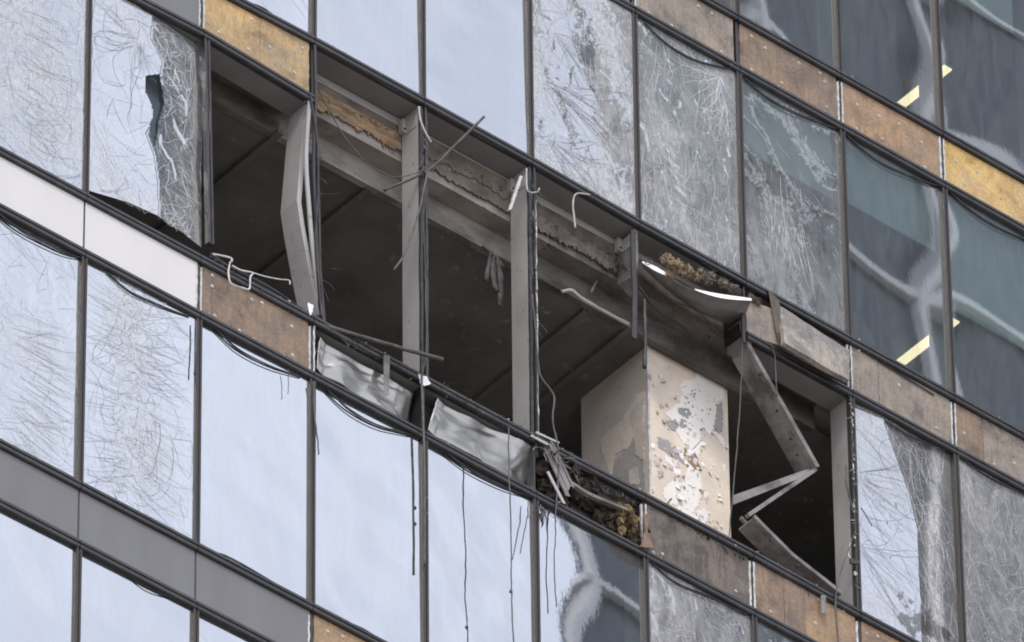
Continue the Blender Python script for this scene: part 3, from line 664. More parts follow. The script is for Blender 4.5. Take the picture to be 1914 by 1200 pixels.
# (-1,-1), (-1,0), (-1,5)
bx = k0((-1,-1)); c1 = pxz(20,660)
ribbons((-1,-1), comb(r, c1[0], c1[1]-1.3, c1[1]+.55, 80, .35, 1.1, .0042, c1[1]+.05, .75, (1,))+comb(r, c1[0]+.3, bx[2], bx[3], 40, .1, .5, .004, c1[1], .6)+web(r, bx, 110, .0035, .25), M['crackd'], 'crack')
ribbons((-1,-1), web(r, bx, 260, .0045, .3)+strokes(r, bx, 130, -1.1, .5, .06, .3, .0045), M['crackl'], 'crack')
bx = k0((-1,0)); cw = lambda x,z: .03+.97*math.exp(-(((x-.62-.05*(z+5))/.22)**2))
c2 = pxz(245,700)
ribbons((-1,0), comb(r, c2[0], bx[2]+.2, bx[3]-.25, 150, .2, .75, .004, c2[1], .35)+web(r, bx, 420, .0042, .45, cw), M['crackd'], 'crack')
ribbons((-1,0), web(r, bx, 600, .0055, .5, cw)+comb(r, c2[0], bx[2]+.1, bx[3]-.1, 90, .1, .6, .004, c2[1], .4), M['crackl'], 'crack')
bx = k0((-1,5))
ribbons((-1,5), web(r, bx, 180, .005, .4)+strokes(r, bx, 120, -1.2, .3, .1, .5, .005), M['crackl'], 'crack')
def rings(r, c, n, r0, r1, w, ex=.75):
    out = []
    for i in range(n):
        q = r.uniform(r0,r1); a = r.uniform(0,6.28); sp = r.uniform(.3,1.3); pts = []
        for k in range(14):
            t = a+sp*k/13; rr_ = q*(1+.05*math.sin(5*t+i)); pts.append((c[0]+math.cos(t)*rr_*ex, c[1]+math.sin(t)*rr_*1.3))
        out.append((pts, w*r.uniform(.6,1.3)))
    return out
ribbons((0,-1), rings(r, pxz(70,140), 46, .12, 1.3, .0045), M['crackd'], 'crack')
ribbons((-1,0), rings(r, pxz(245,800), 26, .1, .7, .004), M['crackd'], 'crack')
ribbons((0,0), rings(r, pxz(255,80), 16, .1, .8, .005), M['crackd'], 'crack', left)
ribbons((0,8), rings(r, pxz(1880,960), 24, .1, .9, .006), M['crackl'], 'crack')
ribbons((1,5), rings(r, pxz(1345,145), 20, .1, .9, .006), M['crackl'], 'crack')
ribbons((-1,5), rings(r, pxz(1290,1120), 20, .1, .9, .006), M['crackl'], 'crack')
bx = k0((1,1)); ribbons((1,1), strokes(r, bx, 40, -.75, .08, .4, .9, .004, None, .01), M['crackd'], 'crack')  # dark ripple lines of the mirrored sky drawn as thin strips
bx = k0((-2,1)); ribbons((-2,1), strokes(r, bx, 30, -.8, .1, .3, .8, .004, None, .02), M['crackd'], 'crack')  # ripples in the mirrored sky, likewise drawn as dark strips

# ------------------------------------------------------------------ the blown out opening
# edge beams and linings behind the missing spandrel
XL, XR = 1*W+.03, 7*W-.03
for (xa, xb, mk) in ((XL, 2.0*W, 'sootbeam'), (2.0*W+.002, 4.35*W, 'beam'), (4.35*W+.002, XR, 'sootbeam')):
    m_ = MB(); m_.box(xa, xb, .30, .50, .165, .30); m_.build('edge_beam', M[mk], BLD)
    m_ = MB(); m_.box(xa, xb, .505, .565, -.12, .168); m_.box(xa, xb, .497, .57, -.14, -.12); m_.build('bulkhead', M[mk], BLD)
m_ = MB(); m_.box(2*W+.03, 6*W, .272, .285, S-.115, S-.02); m_.build('angle_trim', M['post'], BLD)
rj = random.Random(3)
def lining(b, mt, lo, hi, y0, y1, seed, rag=.02, name='slab_lining', label=None):
    rq = random.Random(seed); x0, x1 = b*W+.03, (b+1)*W-.03; n = 90; low = []
    for i in range(n+1):
        x = x0+(x1-x0)*i/n; low.append((x, lo+rag*noise.fractal(Vector((x*5,seed,0)),.7,2.1,7)*2+(rq.uniform(-rag,rag)*1.6 if rq.random() < .25 else rq.uniform(-rag,rag)*.25)))
    o = MB().prism(low+[(x1,hi),(x0,hi)], y0, y1).build(name, M[mt], BLD)
    return tag(o, label) if label else o
lining(2, 'timber', .27, .50, .275, .30, 1, .03, label='torn yellow brown timber lining')
lining(2, 'slabedge', .45, S-.06, .287, .31, 9, .02)
for b in (3,4): lining(b, 'slabedge', .26, S-.06, .275, .30, b, .025)
lining(3, 'slabedge', .42, S-.06, .262, .274, 23, .03); lining(4, 'ply_dark', .24, .42, .262, .274, 31, .03)
lining(5, 'slabedge', .20, S-.06, .285, .30, 6, .02)
lining(1, 'slabedge', .18, .66, .285, .30, 7, .005); lining(6, 'slabedge', .18, .66, .285, .30, 8, .005)
# brackets at the post heads
for i in (3,4,5):
    m_ = MB(); x = i*W; m_.box(x-.075, x-.028, .20, .262, S-.24, S-.07); m_.box(x-.034, x-.027, .05, .2, S-.26, S-.10)
    o = m_.build('bracket', M['post'], BLD)
    s_ = MB(); s_.prism([(x-.05+.012*math.cos(a), S-.20+.012*math.sin(a)) for a in np.arange(6)*math.pi/3], .19, .20); s_.build('bolt', M['frame'], o)
# ceiling ribs of the burnt room
for (a, c) in (((525,245),(395,352)), ((1095,580),(960,690)), ((1180,610),(1050,715)), ((690,350),(560,455))):
    A, Bq = PZ(*a, -.13), PZ(*c, -.13); d = (Bq-A).normalized()
    m_ = MB(); m_.sweep([A, A+d*4.5], (.035,0,0), (0,0,.03)); m_.build('ceiling_rib', M['soot'], BLD)
# inner ledge and knee wall at the sill of the burnt room
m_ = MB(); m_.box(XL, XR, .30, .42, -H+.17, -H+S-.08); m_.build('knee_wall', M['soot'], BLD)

# posts still standing
for i in (3,4):
    x = i*W; z0, z1 = -H+S+.05, joint(0,'t',i)-.055
    m_ = MB(); m_.box(x-.026, x+.026, .022, .27, z0, z1); o = m_.build('post', M['post'], BLD)
    # the cap strips come away from the post in long dark ribbons
    for (dx, dy, w, mtk) in ((.040, .0, .014, 'frame'), (.066, .02, .010, 'cap'), (-.012, .012, .02, 'rubber')):
        pth = [(x+dx+.012*noise.noise(Vector((q*.9,dx*90,i))), dy-.01, z0+(z1-z0)*q/14) for q in range(15)]
        m_ = MB(); m_.sweep(pth, (w*.8,0,0), (0,.012,0)); m_.build('cap_strip', M[mtk], o)
    if i == 4:
        m_ = MB(); pth = [(x+.048+rj.uniform(-.006,.006), -.026, z0+(z1-z0)*q/40) for q in range(36)]
        m_.sweep(pth, [Vector((max(.0005,rj.uniform(-.004,.007)),0,0)) for _ in pth], (0,.003,0)); m_.build('sealant_strip', M['sealant'], o)
# bowed post at the left of the opening
R_ = [(581,186),(572,270),(563,378),(570,425),(584,500),(603,592)]
pth = [P(px,py,.022)-Vector((.028,0,0)) for px,py in R_]; pth = [Vector((q.x,.146,q.z)) for q in pth]
m_ = MB(); m_.sweep(pth, (.027,0,0), (0,.124,0)); tag(m_.build('post', M['post'], BLD), 'grey post bowed inward by the blast')
for j, (pts, w, mk) in enumerate((([(583,95),(584,180),(592,300),(596,400),(598,500),(606,600)], .012, 'cap'), ([(578,190),(572,290),(577,380),(585,470),(600,590)], .020, 'post'),
        ([(588,85),(590,190),(586,300),(590,420),(597,560),(604,600)], .014, 'frame'), ([(580,180),(592,260),(594,350),(590,450),(600,590)], .010, 'rubber'))):
    c_ = curve([P(px,py,-.01-.012*j) for px,py in pts], 5); m_ = MB(); m_.sweep(c_, (w,0,0), (0,.010,0)); m_.build('cap_strip', M[mk], BLD)
# torn stub
m_ = MB(); z1 = joint(0,'t',5)-.055; x = 5*W
pth = [Vector((x,.146,z1)), Vector((x,.146,z1-.4)), Vector((x-.02,.15,z1-.62)), Vector((x+.03,.13,z1-.82))]
m_.sweep(pth, [(.027,0,0),(.027,0,0),(.03,.0,0),(.006,0,0)], [(0,.124,0),(0,.124,0),(0,.10,.02),(0,.03,.03)]); tag(m_.build('post', M['sootpost'], BLD), 'torn off stub of a grey post')
m_ = MB(); m_.sweep(curve([P(1183,432,-.01), P(1184,500,-.02), P(1186,540,-.02), P(1185,632,-.04)],5), (.03,0,0), (0,.008,0)); tag(m_.build('cap_strip', M['frame'], BLD), 'wide black cap strip hanging from the torn post')

# zig-zag post: folded twice, hanging loose in the last bay
zz = empty('folded_post', P(1500,870,.1), 'sooty grey steel post folded twice into a zigzag in the opening right of the column', 'post')
def bar(pts, wy, t, mt, name, parent, d=.02, tilt=0.0):
    pth = [P(px,py,d) for px,py in pts]; dr = (pth[-1]-pth[0]).normalized(); nb = dr.cross(Vector((0,1,0))).normalized()
    m_ = MB(); m_.sweep([q+Vector((0,wy/2,0)) for q in pth], nb*t, Vector((0,wy/2,0))+nb*tilt); o = m_.build(name, M[mt], parent); return o, pth, nb
u1,_,_ = bar([(1388,596),(1400,650),(1470,775),(1526,876)], .24, .012, 'sootpost', 'upper_length', zz)
bar([(1390,598),(1402,648),(1473,772),(1529,872)], .05, .028, 'sootpost', 'edge_flange', u1, -.012)
u2,_,_ = bar([(1526,876),(1400,962)], .05, .020, 'sootpost', 'middle_length', zz, .02)
a_, b2, c2, d2 = P(1522,872,.06), P(1370,926,.16), P(1372,942,.16), P(1500,892,.06)
m_ = MB(); m_.add([a_,b2,c2,d2]+[q+Vector((.0,.012,-.006)) for q in (a_,b2,c2,d2)], [(0,1,2,3),(7,6,5,4),(0,4,5,1),(1,5,6,2),(2,6,7,3),(3,7,4,0)]); m_.build('split_flange', M['sootpost'], u2)
u3,_,_ = bar([(1408,968),(1480,1040),(1572,1112)], .22, .012, 'sootpost', 'lower_length', zz, .06)
bar([(1410,964),(1482,1036),(1574,1108)], .03, .024, 'sootpost', 'edge_flange', u3, .03)
bar([(1386,966),(1455,1040),(1548,1118)], .03, .018, 'sootpost', 'edge_flange', u3, .26)
for prt, lst in ((u1, ((1452,768),(1478,820),(1490,850),(1420,700))), (u3, ((1440,1010),(1490,1058)))):
    for (px, py) in lst:
        q = P(px, py, .02); s_ = MB(); s_.prism([(q.x+.014*math.cos(a), q.z+.014*math.sin(a)) for a in np.arange(7)*.8976], .0, .03); s_.build('rivet', M['frame'], prt)
# upper head of that post
m_ = MB(); m_.sweep([P(1388,590,.146),P(1390,545,.146)], (.03,0,0), (0,.124,0)); m_.build('post', M['sootpost'], BLD)
m_ = MB(); m_.sweep(curve([P(1388,560,-.02),P(1389,600,-.03),P(1390,640,-.03)],4), (.02,0,0), (0,.01,0)); m_.build('cap_strip', M['cap'], BLD)

# column with peeling paint
CX0, CX1, CY0, CY1 = P(1210,650,.62).x, P(1361,800,.62).x, .62, 1.64
m_ = MB(); m_.box(CX0, CX1, CY0, CY1, -H+S-.1, -.10); colm = m_.build('column', M['cream'], BLD); tag(colm, 'square cream column with peeling white paint')
m_ = MB(); m_.box(CX0-.004, CX0-.0005, CY0+.002, CY1, -H+S-.1, -.10); m_.build('side_plaster', M['dullcream'], colm)  # left face plated in a darker cream than the front
m_ = MB(); m_.box(CX0-.012, CX0+.012, CY0-.010, CY0+.012, -H+S-.1, -.105); m_.build('corner_bead', M['sealant'], colm)
def front(pts, mk, t, name, rag=.014, step=.016, seed=1):
    o = MB().prism(jag([pxz2(p, CY0) for p in pts], random.Random(seed), rag, step), CY0-t, CY0-.0005).build(name, M[mk], colm); return o
def pxz2(p, d): q = P(p[0],p[1],d); return (q.x,q.z)
front([(1302,690),(1318,688),(1340,705),(1355,716),(1352,745),(1340,750),(1336,795),(1328,812),(1308,802),(1310,835),(1302,860),(1306,875),(1310,900),(1312,912),(1308,935),(1296,958),(1278,950),(1268,930),(1258,905),(1262,893),(1280,890),(1285,872),(1272,858),(1266,846),(1280,845),(1272,820),(1262,803),(1258,790),(1244,775),(1252,766),(1266,755),(1275,738),(1270,722),(1278,712),(1300,709)], 'paintwhite', .006, 'paint_layer')
front([(1270,945),(1290,955),(1300,965),(1310,985),(1322,1000),(1290,985),(1268,968),(1262,955)], 'paintwhite', .005, 'paint_layer', seed=4)
front([(1244,788),(1262,785),(1270,797),(1262,806),(1250,798)], 'paintgrey', .0085, 'paint_patch', seed=5)
front([(1265,765),(1285,763),(1292,775),(1282,783),(1270,775)], 'paintgrey', .0085, 'paint_patch', seed=6)
front([(1270,783),(1284,787),(1280,802),(1270,800)], 'paintgrey', .0085, 'paint_patch', seed=16)
front([(1228,815),(1250,825),(1275,845),(1284,860),(1278,868),(1250,850),(1232,838)], 'paintgrey', .004, 'paint_patch', seed=7)
front([(1338,758),(1350,752),(1350,808),(1336,806)], 'paintgrey', .0085, 'paint_patch', seed=8)
front([(1242,850),(1262,862),(1266,872),(1262,886),(1256,870),(1243,862)], 'paintwhite', .005, 'paint_layer', seed=9)
front([(1336,808),(1350,818),(1360,836),(1358,842),(1346,828)], 'paintwhite', .007, 'paint_layer', seed=10)
front([(1348,870),(1356,868),(1354,884)], 'paintwhite', .006, 'paint_layer', .004, seed=12)
front([(1280,838),(1292,850),(1304,868),(1312,880),(1300,880),(1288,866),(1276,850)], 'ply_tan', .0075, 'paint_patch', seed=13)
rf = random.Random(8)
def flakes(n, quad, name, mk, size):
    for i in range(n):
        u, v = rf.random(), rf.random(); px = quad[0][0]*(1-u)+quad[1][0]*u; py = (quad[0][1]*(1-u)+quad[1][1]*u)*(1-v)+(quad[3][1]*(1-u)+quad[2][1]*u)*v
        c = P(px,py,CY0); s_ = rf.uniform(.4,1.3)*size; a = rf.uniform(0,6.28); pts = []
        for q in range(5):
            aa = a+q*1.2566+rf.uniform(-.3,.3); rr_ = s_*rf.uniform(.5,1.2); pts.append(Vector((c.x+math.cos(aa)*rr_, CY0-.004-max(0,math.sin(aa-a))*s_*.8, c.z+math.sin(aa)*rr_*1.25)))
        m_ = MB(); m_.add(pts+[p+Vector((0,.003,0)) for p in pts], [(0,1,2,3,4),(9,8,7,6,5)]+[(j,j+5,(j+1)%5+5,(j+1)%5) for j in range(5)]); m_.build(name, M[mk], colm)
flakes(46, ((1218,690),(1352,745),(1356,1000),(1216,925)), 'paint_flake', 'paintwhite', .022)
flakes(34, ((1262,780),(1318,800),(1312,985),(1258,930)), 'paint_flake', 'paintwhite', .040)
flakes(16, ((1262,780),(1318,800),(1312,985),(1258,930)), 'chipped_spot', 'ply_tan', .018)
flakes(18, ((1216,700),(1262,720),(1250,900),(1216,900)), 'paint_flake', 'dullcream', .032)
front([(1216,940),(1232,945),(1250,950),(1262,965),(1250,972),(1232,962),(1218,955)], 'paintwhite', .005, 'paint_layer', seed=31)
front([(1262,895),(1245,905),(1238,925),(1250,940),(1266,948)], 'paintwhite', .0045, 'paint_layer', seed=32)
front([(1296,958),(1318,950),(1326,965),(1316,985),(1300,978)], 'paintwhite', .0045, 'paint_layer', seed=33)
flakes(40, ((1268,715),(1340,745),(1325,800),(1280,780)), 'chipped_spot', 'paintgrey', .016)
flakes(22, ((1218,800),(1350,860),(1356,1000),(1216,925)), 'paint_flake', 'cream', .024)
# left face: a paler bare patch, grey putty below
def sidepoly(pts, mk, t, name, seed, rag=.014):
    out = []
    for px, py in pts:      # measured on the plane x = CX0
        D = FW*FPX + RT*(px-957) - UP*(py-600); q = CAM + D*((CX0-CAM.x)/D.x); out.append((q.y,q.z))
    out = jag(out, random.Random(seed), rag, .02); n = len(out)
    a = [(CX0-.004-t,y,z) for y,z in out]+[(CX0-.0045,y,z) for y,z in out]
    m_ = MB(); m_.add(a, [tuple(range(n)), tuple(range(2*n-1,n-1,-1))]+[(i,n+i,n+(i+1)%n,(i+1)%n) for i in range(n)]); return m_.build(name, M[mk], colm)
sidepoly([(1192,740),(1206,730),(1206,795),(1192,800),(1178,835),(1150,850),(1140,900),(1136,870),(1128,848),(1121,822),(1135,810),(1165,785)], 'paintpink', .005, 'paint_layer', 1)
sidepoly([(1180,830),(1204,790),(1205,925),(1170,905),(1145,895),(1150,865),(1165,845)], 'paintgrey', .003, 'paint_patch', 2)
sidepoly([(1176,880),(1192,872),(1198,905),(1180,908)], 'dullcream', .007, 'paint_patch', 3)
sidepoly([(1180,770),(1204,745),(1204,860),(1190,850)], 'dullcream', .009, 'paint_patch', 14)

# dented sheet metal where two spandrel panels were
def dented(b, pxs, seed, label):
    """pxs: outline corners in order top-left, top-right, bottom-right, bottom-left"""
    tl, tr, br, bl = [P(*p, .01) for p in pxs]; nx, nz = 54, 30; vs = []; rr_ = np.random.RandomState(seed)
    ks = [(rr_.uniform(.1,.9), rr_.uniform(.1,.9), rr_.uniform(.08,.24), rr_.uniform(-1,1)*.045) for _ in range(9)]
    for j in range(nz+1):
        for i in range(nx+1):
            u, v = i/nx, j/nz; q = bl.lerp(br,u).lerp(tl.lerp(tr,u), v)
            y = .02+sum(a*math.exp(-(((u-cx)*1.3)**2+((v-cz)*.6)**2)/(w*w)) for cx,cz,w,a in ks)
            y += .02*abs(noise.noise(Vector((u*3+seed,v*2,u*2-v*3))))
            fold = smooth(np.array(v), .86, 1.0); y += .09*float(fold)-.02*float(smooth(np.array(v),.74,.88))
            if u > .82: y += (u-.82)*.45*(1-v*.4)
            if u < .08: y -= (.08-u)*.5
            vs.append((q.x, y, q.z+.01*math.sin(u*9+seed)*v))
    cr = shards(seed+40, (0,1,0,1), 8, .035); vs = [(x, y+float(cr(np.array((q%(nx+1))/nx),np.array((q//(nx+1))/nz)))*.7, z) for q,(x,y,z) in enumerate(vs)]
    n = nx+1; fs = [(j*n+i,j*n+i+1,(j+1)*n+i+1,(j+1)*n+i) for j in range(nz) for i in range(nx)]
    m_ = MB(); m_.add(vs, fs); o = m_.build('metal_tray', M['sheet'], BLD, True); md = o.modifiers.new('thick','SOLIDIFY'); md.thickness = .003; return tag(o, label)
dented(2, [(594,626),(781,722),(772,798),(588,692)], 4, 'dented bare metal sheet with a bright top fold')
dented(3, [(816,740),(1018,832),(990,908),(797,806)], 9, 'smooth bare metal sheet, bent at its right end')
# black backing behind the missing spandrels under the opening
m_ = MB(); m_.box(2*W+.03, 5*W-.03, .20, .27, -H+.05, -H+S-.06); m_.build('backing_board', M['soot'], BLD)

# ------------------------------------------------------------------ things that hang, lean or lie loose
def gasket(pts, label, r=.008, d=-.012, two=True, mk='rubber'):
    c_ = curve([P(px,py,d) for px,py in pts], 7); m_ = MB(); m_.tube(c_, r, 6)
    o0 = c_[0].copy()
    if two:
        c2_ = [q+Vector((0,-.008,-.010-.022*math.sin(math.pi*i/(len(c_)-1)))) for i,q in enumerate(c_)]; m_.tube(c2_, r*.7, 5)
    o = thing_mesh('rubber_gasket', m_, M[mk]); return tag(o, label, 'gasket', 'loose gaskets along the transoms')
def thing_mesh(name, m_, mt, smooth_=True):
    c = sum((Vector(v) for v in m_.v), Vector())/len(m_.v); m_.v = [tuple(Vector(v)-c) for v in m_.v]
    o = link(name, m_.mesh(name, mt, smooth_)); fixnorm(o); o.location = c; return o
GK = [
 ([(-10,392),(40,430),(110,467),(152,482)], 'black gasket sagging under the left white panel at the left edge'),
 ([(200,508),(240,543),(293,568),(352,592)], 'black gasket sagging under the right white panel'),
 ([(400,612),(445,652),(505,684),(562,704)], 'black gasket sagging under the flaking brown board left of the dented sheet'),
 ([(612,728),(652,764),(705,794),(768,812)], 'black gasket sagging under the dented metal sheet'),
 ([(832,844),(880,878),(935,906),(985,926)], 'black gasket sagging under the smooth bent metal sheet'),
 ([(1215,1048),(1262,1088),(1330,1116),(1395,1148)], 'black gasket sagging below the soot streaked board under the column'),
 ([(228,1062),(275,1096),(322,1116)], 'black gasket sagging below the grey panel at the bottom left'),
 ([(392,1032),(425,1040),(500,1082),(545,1112)], 'black gasket bulging above the right grey panel at the bottom'),
 ([(630,1156),(680,1176),(722,1205)], 'black gasket bulging above the tan board at the bottom edge'),
 ([(1205,42),(1247,82),(1300,112),(1362,128)], 'black gasket sagging under the grey brown board at the top'),
 ([(1392,146),(1440,186),(1500,216),(1562,240)], 'black gasket sagging under the brown board at the upper right'),
 ([(1582,252),(1640,300),(1700,328),(1756,348)], 'black gasket sagging under the tan board at the upper right'),
 ([(1776,360),(1830,404),(1880,432),(1925,450)], 'black gasket sagging under the bright yellow board'),
 ([(1615,162),(1645,174),(1690,202)], 'black gasket bulging above the tan board at the upper right'),
 ([(1790,262),(1840,290),(1885,322)], 'black gasket bulging above the bright yellow board'),
 ([(605,90),(640,104),(700,144),(760,182)], 'black gasket bulging over the first open spandrel, right of the ochre board'),
 ([(448,0),(490,14),(520,36),(550,60)], 'black gasket bulging over the ochre board at the top'),
 ([(795,192),(832,208),(882,246),(940,280)], 'black gasket bulging behind the upright leaning rod'),
 ([(1208,424),(1250,446),(1300,480),(1340,508)], 'black gasket bulging over the torn white edged sheet'),
 ([(1405,536),(1440,550),(1492,585),(1550,616)], 'black gasket bulging over the two broken hanging boards'),
 ([(462,116),(500,128),(530,148),(556,168)], 'black gasket bulging under the ochre board over the opening'),
 ([(1655,786),(1700,814),(1765,842)], 'black gasket sagging over the torn white streaked pane'),
 ([(1796,856),(1850,892),(1920,926)], 'black gasket sagging over the dusty grey pane at the right edge'),
 ([(1608,652),(1660,684),(1745,738)], 'black gasket bulging over the grey scorched board'),
]
for pts, lab in GK: gasket(pts, lab)
# strands lying along the sill of the opening
ST = [([(392,478),(440,505),(510,545),(575,590)], 'black cable bundle lying on the sill left of the bowed post'),
      ([(590,605),(650,640),(720,676),(790,712)], 'black cable bundle lying on the sill over the dented metal sheet'),
      ([(815,722),(880,758),(950,795),(1015,828)], 'black cable bundle lying on the sill over the smooth metal sheet'),
      ([(1040,850),(1090,880),(1150,906),(1205,932)], 'black cable bundle lying on the sill in front of the column')]
for j, (pts, lab) in enumerate(ST):
    m_ = MB(); rs = random.Random(j)
    for q in range(4):
        c_ = curve([P(px, py+rs.uniform(-5,6), -.02+.04*q)+Vector((0,0,.02)) for px,py in pts], 6); m_.tube(c_, rs.uniform(.006,.014), 5)
    tag(thing_mesh('cable_bundle', m_, M['rubber']), lab, 'cable', 'cable bundles on the sill')
def cable(pts, label, r=.006, d=-.06, mk='cable', name='hanging_cable', knots=(), cat='cable'):
    ds = d if isinstance(d, (list,tuple)) else [d]*len(pts)
    c_ = curve([P(px,py,dd) for (px,py),dd in zip(pts,ds)], 9); ks = .008 if mk in ('cable','rubber') else .002
    c_ = [q+noise.noise_vector(q*7+Vector((pts[0][0],0,0)))*ks+noise.noise_vector(q*23)*ks*.4 for q in c_]; m_ = MB(); m_.tube(c_, [r*(1+.22*noise.noise(q*14)) for q in c_], 6)
    for kx, ky in knots: m_.clump(P(kx,ky,d if not isinstance(d,(list,tuple)) else d[-1]), (.016,.016,.022), kx, 2, .3)
    return tag(thing_mesh(name, m_, M[mk]), label, cat)
cable([(594,165),(612,200),(648,262),(685,302),(720,326),(752,330),(780,322),(800,310)], 'thin grey cable looping between the bowed post and the next post', .006, [.2,.15,.1,.05,.0,-.04,-.06,-.06])
cable([(798,300),(792,400),(795,500),(797,640),(790,700)], 'grey cable hanging beside the second post from the top transom', .006)
cable([(800,310),(793,360),(790,420),(792,440)], 'short grey cable end hanging beside the second post', .005, -.05)
cable([(799,320),(782,400),(758,470),(736,505)], 'stiff dark rod dangling across the second post', .011, -.07, 'rod', 'dangling_rod', cat='rod')
cable([(905,218),(850,272),(800,318),(718,356)], 'straight dark rod leaning out over the top transom', .014, [-.35,-.2,-.06,.15], 'rod', 'leaning_rod', cat='rod')
cable([(578,600),(650,622),(740,648),(827,672)], 'long dark pipe sticking out level over the dented metal sheet', .022, [.0,-.06,-.13,-.2], 'rod', 'bent_pipe', cat='pipe')
cable([(994,550),(1003,640),(1010,700),(1035,740),(1033,790),(1042,830),(1044,880),(1040,950)], 'thick grey cable hanging in front of the burnt wool, ragged at its middle', .010)
cable([(1040,930),(1038,990),(1036,1060),(1040,1135)], 'grey cable hanging down the half dark pane', .006)
cable([(950,800),(952,900),(955,1000),(956,1100),(960,1205)], 'long dark cable hanging free in front of the clear pane', .007, -.34, knots=[(955,1105)])
cable([(788,700),(790,760),(793,850),(794,960),(794,1057)], 'brown grey rod hanging in front of the mullion below the paper scrap', .013, -.09, 'rod', 'hanging_rod', knots=[(797,932),(797,962)], cat='rod')
cable([(586,715),(588,780),(593,815),(596,850)], 'short grey rod standing in for a mirror image below the left end of the dented sheet', .008)  # solid rod put in for a mirror image in the pane
cable([(367,600),(366,650),(363,700)], 'short dark cable hanging down the mullion beside the cracked blue pane', .008)
cable([(538,690),(540,730),(538,735)], 'tiny dark cable end under the flaking brown board', .004)
cable([(988,935),(985,970),(976,1010),(972,1035)], 'curved grey wire hanging below the burnt wool', .006)
cable([(1388,600),(1386,700),(1380,800),(1372,900),(1362,1012)], 'long thin cable hanging past the right edge of the column', .0065, -.03)
cable([(1440,643),(1448,665),(1450,700),(1452,740)], 'thin cable hanging in front of the folded post', .006)
cable([(1596,1000),(1576,1055),(1566,1090),(1562,1130),(1567,1205)], 'dark cable hanging at the lower right corner of the opening', .008)
cable([(1582,870),(1583,910),(1592,945),(1596,960)], 'dark cable bulging from the straight right post', .010, [-.02,-.06,-.04,-.03])
cable([(384,85),(392,110),(392,200),(388,330),(392,455)], 'dark cable hanging down the left edge of the opening', .007, -.03)
cable([(1102,364),(1078,362),(1071,378),(1073,405),(1075,426)], 'pale grey gasket loop hanging from the top transom', .010, -.06, 'post', 'gasket_loop', cat='gasket')
cable([(783,200),(786,225),(796,250),(806,266)], 'pale curled gasket strip at the head of the second post', .011, -.05, 'post', 'curled_strip', cat='gasket')
cable([(984,315),(985,352),(992,360),(1005,358),(1008,352)], 'hooked grey gasket at the head of the third post', .009, -.05, 'post', 'gasket_hook', cat='gasket')
cable([(1204,560),(1205,600),(1206,640),(1205,688)], 'thick black rubber strip hanging at the corner of the column', .020, [-.02,-.03,-.03,-.03], 'rubber', 'rubber_strip', cat='rubber strip')
cable([(1196,540),(1225,575),(1262,600),(1282,616)], 'black cable hanging into the dark behind the torn post', .012, [.0,.1,.2,.25], 'rubber')
cable([(1255,560),(1300,580),(1330,610),(1352,634)], 'thin wire crossing the sooty beam left of the folded post', .006, [.15,.22,.26,.27])
cable([(1050,545),(1068,543),(1090,560),(1140,588),(1175,606)], 'grey pipe running along the bottom of the bulkhead', .020, [.45,.44,.44,.44,.44], 'post', 'ceiling_pipe', cat='pipe')
cable([(1115,525),(1104,548)], 'short broken pipe end under the bulkhead', .016, [.4,.45], 'sootpost', 'pipe_end', cat='pipe')
cable([(1168,880),(1150,908)], 'dark stub rod in front of the grey side of the column', .012, [.1,.0], 'rod', 'stub_rod', cat='rod')
cable([(1255,932),(1240,952)], 'thin dark stub rod in front of the peeling side of the column', .009, [.1,.0], 'rod', 'stub_rod', cat='rod')
cable([(1590,1015),(1585,1035),(1592,1046),(1604,1050)], 'white curl of plastic on the mullion right of the opening', .009, -.06, 'whiteplastic', 'plastic_curl', cat='plastic strip')
# pale bent strips on the sill at the left
cable([(398,475),(430,482),(433,490)], 'pale wooden strip at the left end of the sill', .010, -.05, 'whiteplastic', 'wood_strip', cat='strip')
cable([(430,490),(427,510),(432,530),(452,538),(466,540),(468,518),(472,510),(450,505),(434,497)], 'white plastic loop hanging on the brown board left of the opening', .009, -.08, 'whiteplastic', 'plastic_loop', cat='plastic strip')
cable([(472,510),(500,518),(522,522),(540,524),(542,532)], 'thin dark rod with a white tip on the sill', .007, -.06, 'whiteplastic', 'tipped_rod', cat='rod')
def flat(name, pts, mk, label, cat, d=-.05, t=.006, group=None, rag=.0, seed=1):
    q = [pxz2(p, d) for p in pts]
    if rag: q = jag(q, random.Random(seed), rag, .03)
    return tag(thing_mesh(name, MB().prism(q, d, d+t), M[mk], False), label, cat, group)
flat('paper_scrap', [(783,700),(798,704),(805,716),(795,722),(786,716)], 'paper', 'white paper scrap on the sill between the two metal sheets', 'paper', rag=.006)
flat('paper_scrap', [(576,566),(586,570),(584,582),(580,590),(577,578)], 'paper', 'white paper scrap at the foot of the bowed post', 'paper', rag=.004)
flat('metal_tab', [(717,664),(729,664),(727,738),(719,738)], 'sootpost', 'grey metal tab hanging over the dented sheet', 'bracket', -.07, .01)
flat('metal_tab', [(1535,1112),(1544,1113),(1543,1147),(1536,1146)], 'sootpost', 'grey metal tab over the board at the foot of the folded post', 'bracket', -.07, .012)
flat('black_clip', [(1590,1042),(1604,1047),(1604,1055),(1590,1052)], 'frame', 'black clip on the mullion right of the opening', 'clip', -.07, .02)
flat('pale_batten', [(973,328),(977,330),(957,390),(951,392),(964,352)], 'whiteplastic', 'pale splintered batten across the head of the third post', 'batten', -.04, .02, rag=.003)
flat('cloth_scrap', [(1204,960),(1216,962),(1210,990),(1222,1024),(1197,1022),(1206,992)], 'rust', 'brown bow shaped cloth scrap below the column', 'cloth', -.07, .012, rag=.006)
flat('metal_splinter', [(994,812),(1032,832),(1031,836),(992,815)], 'post', 'pale metal splinter on the sill over the smooth sheet', 'metal splinter', -.07, .01, rag=.003)
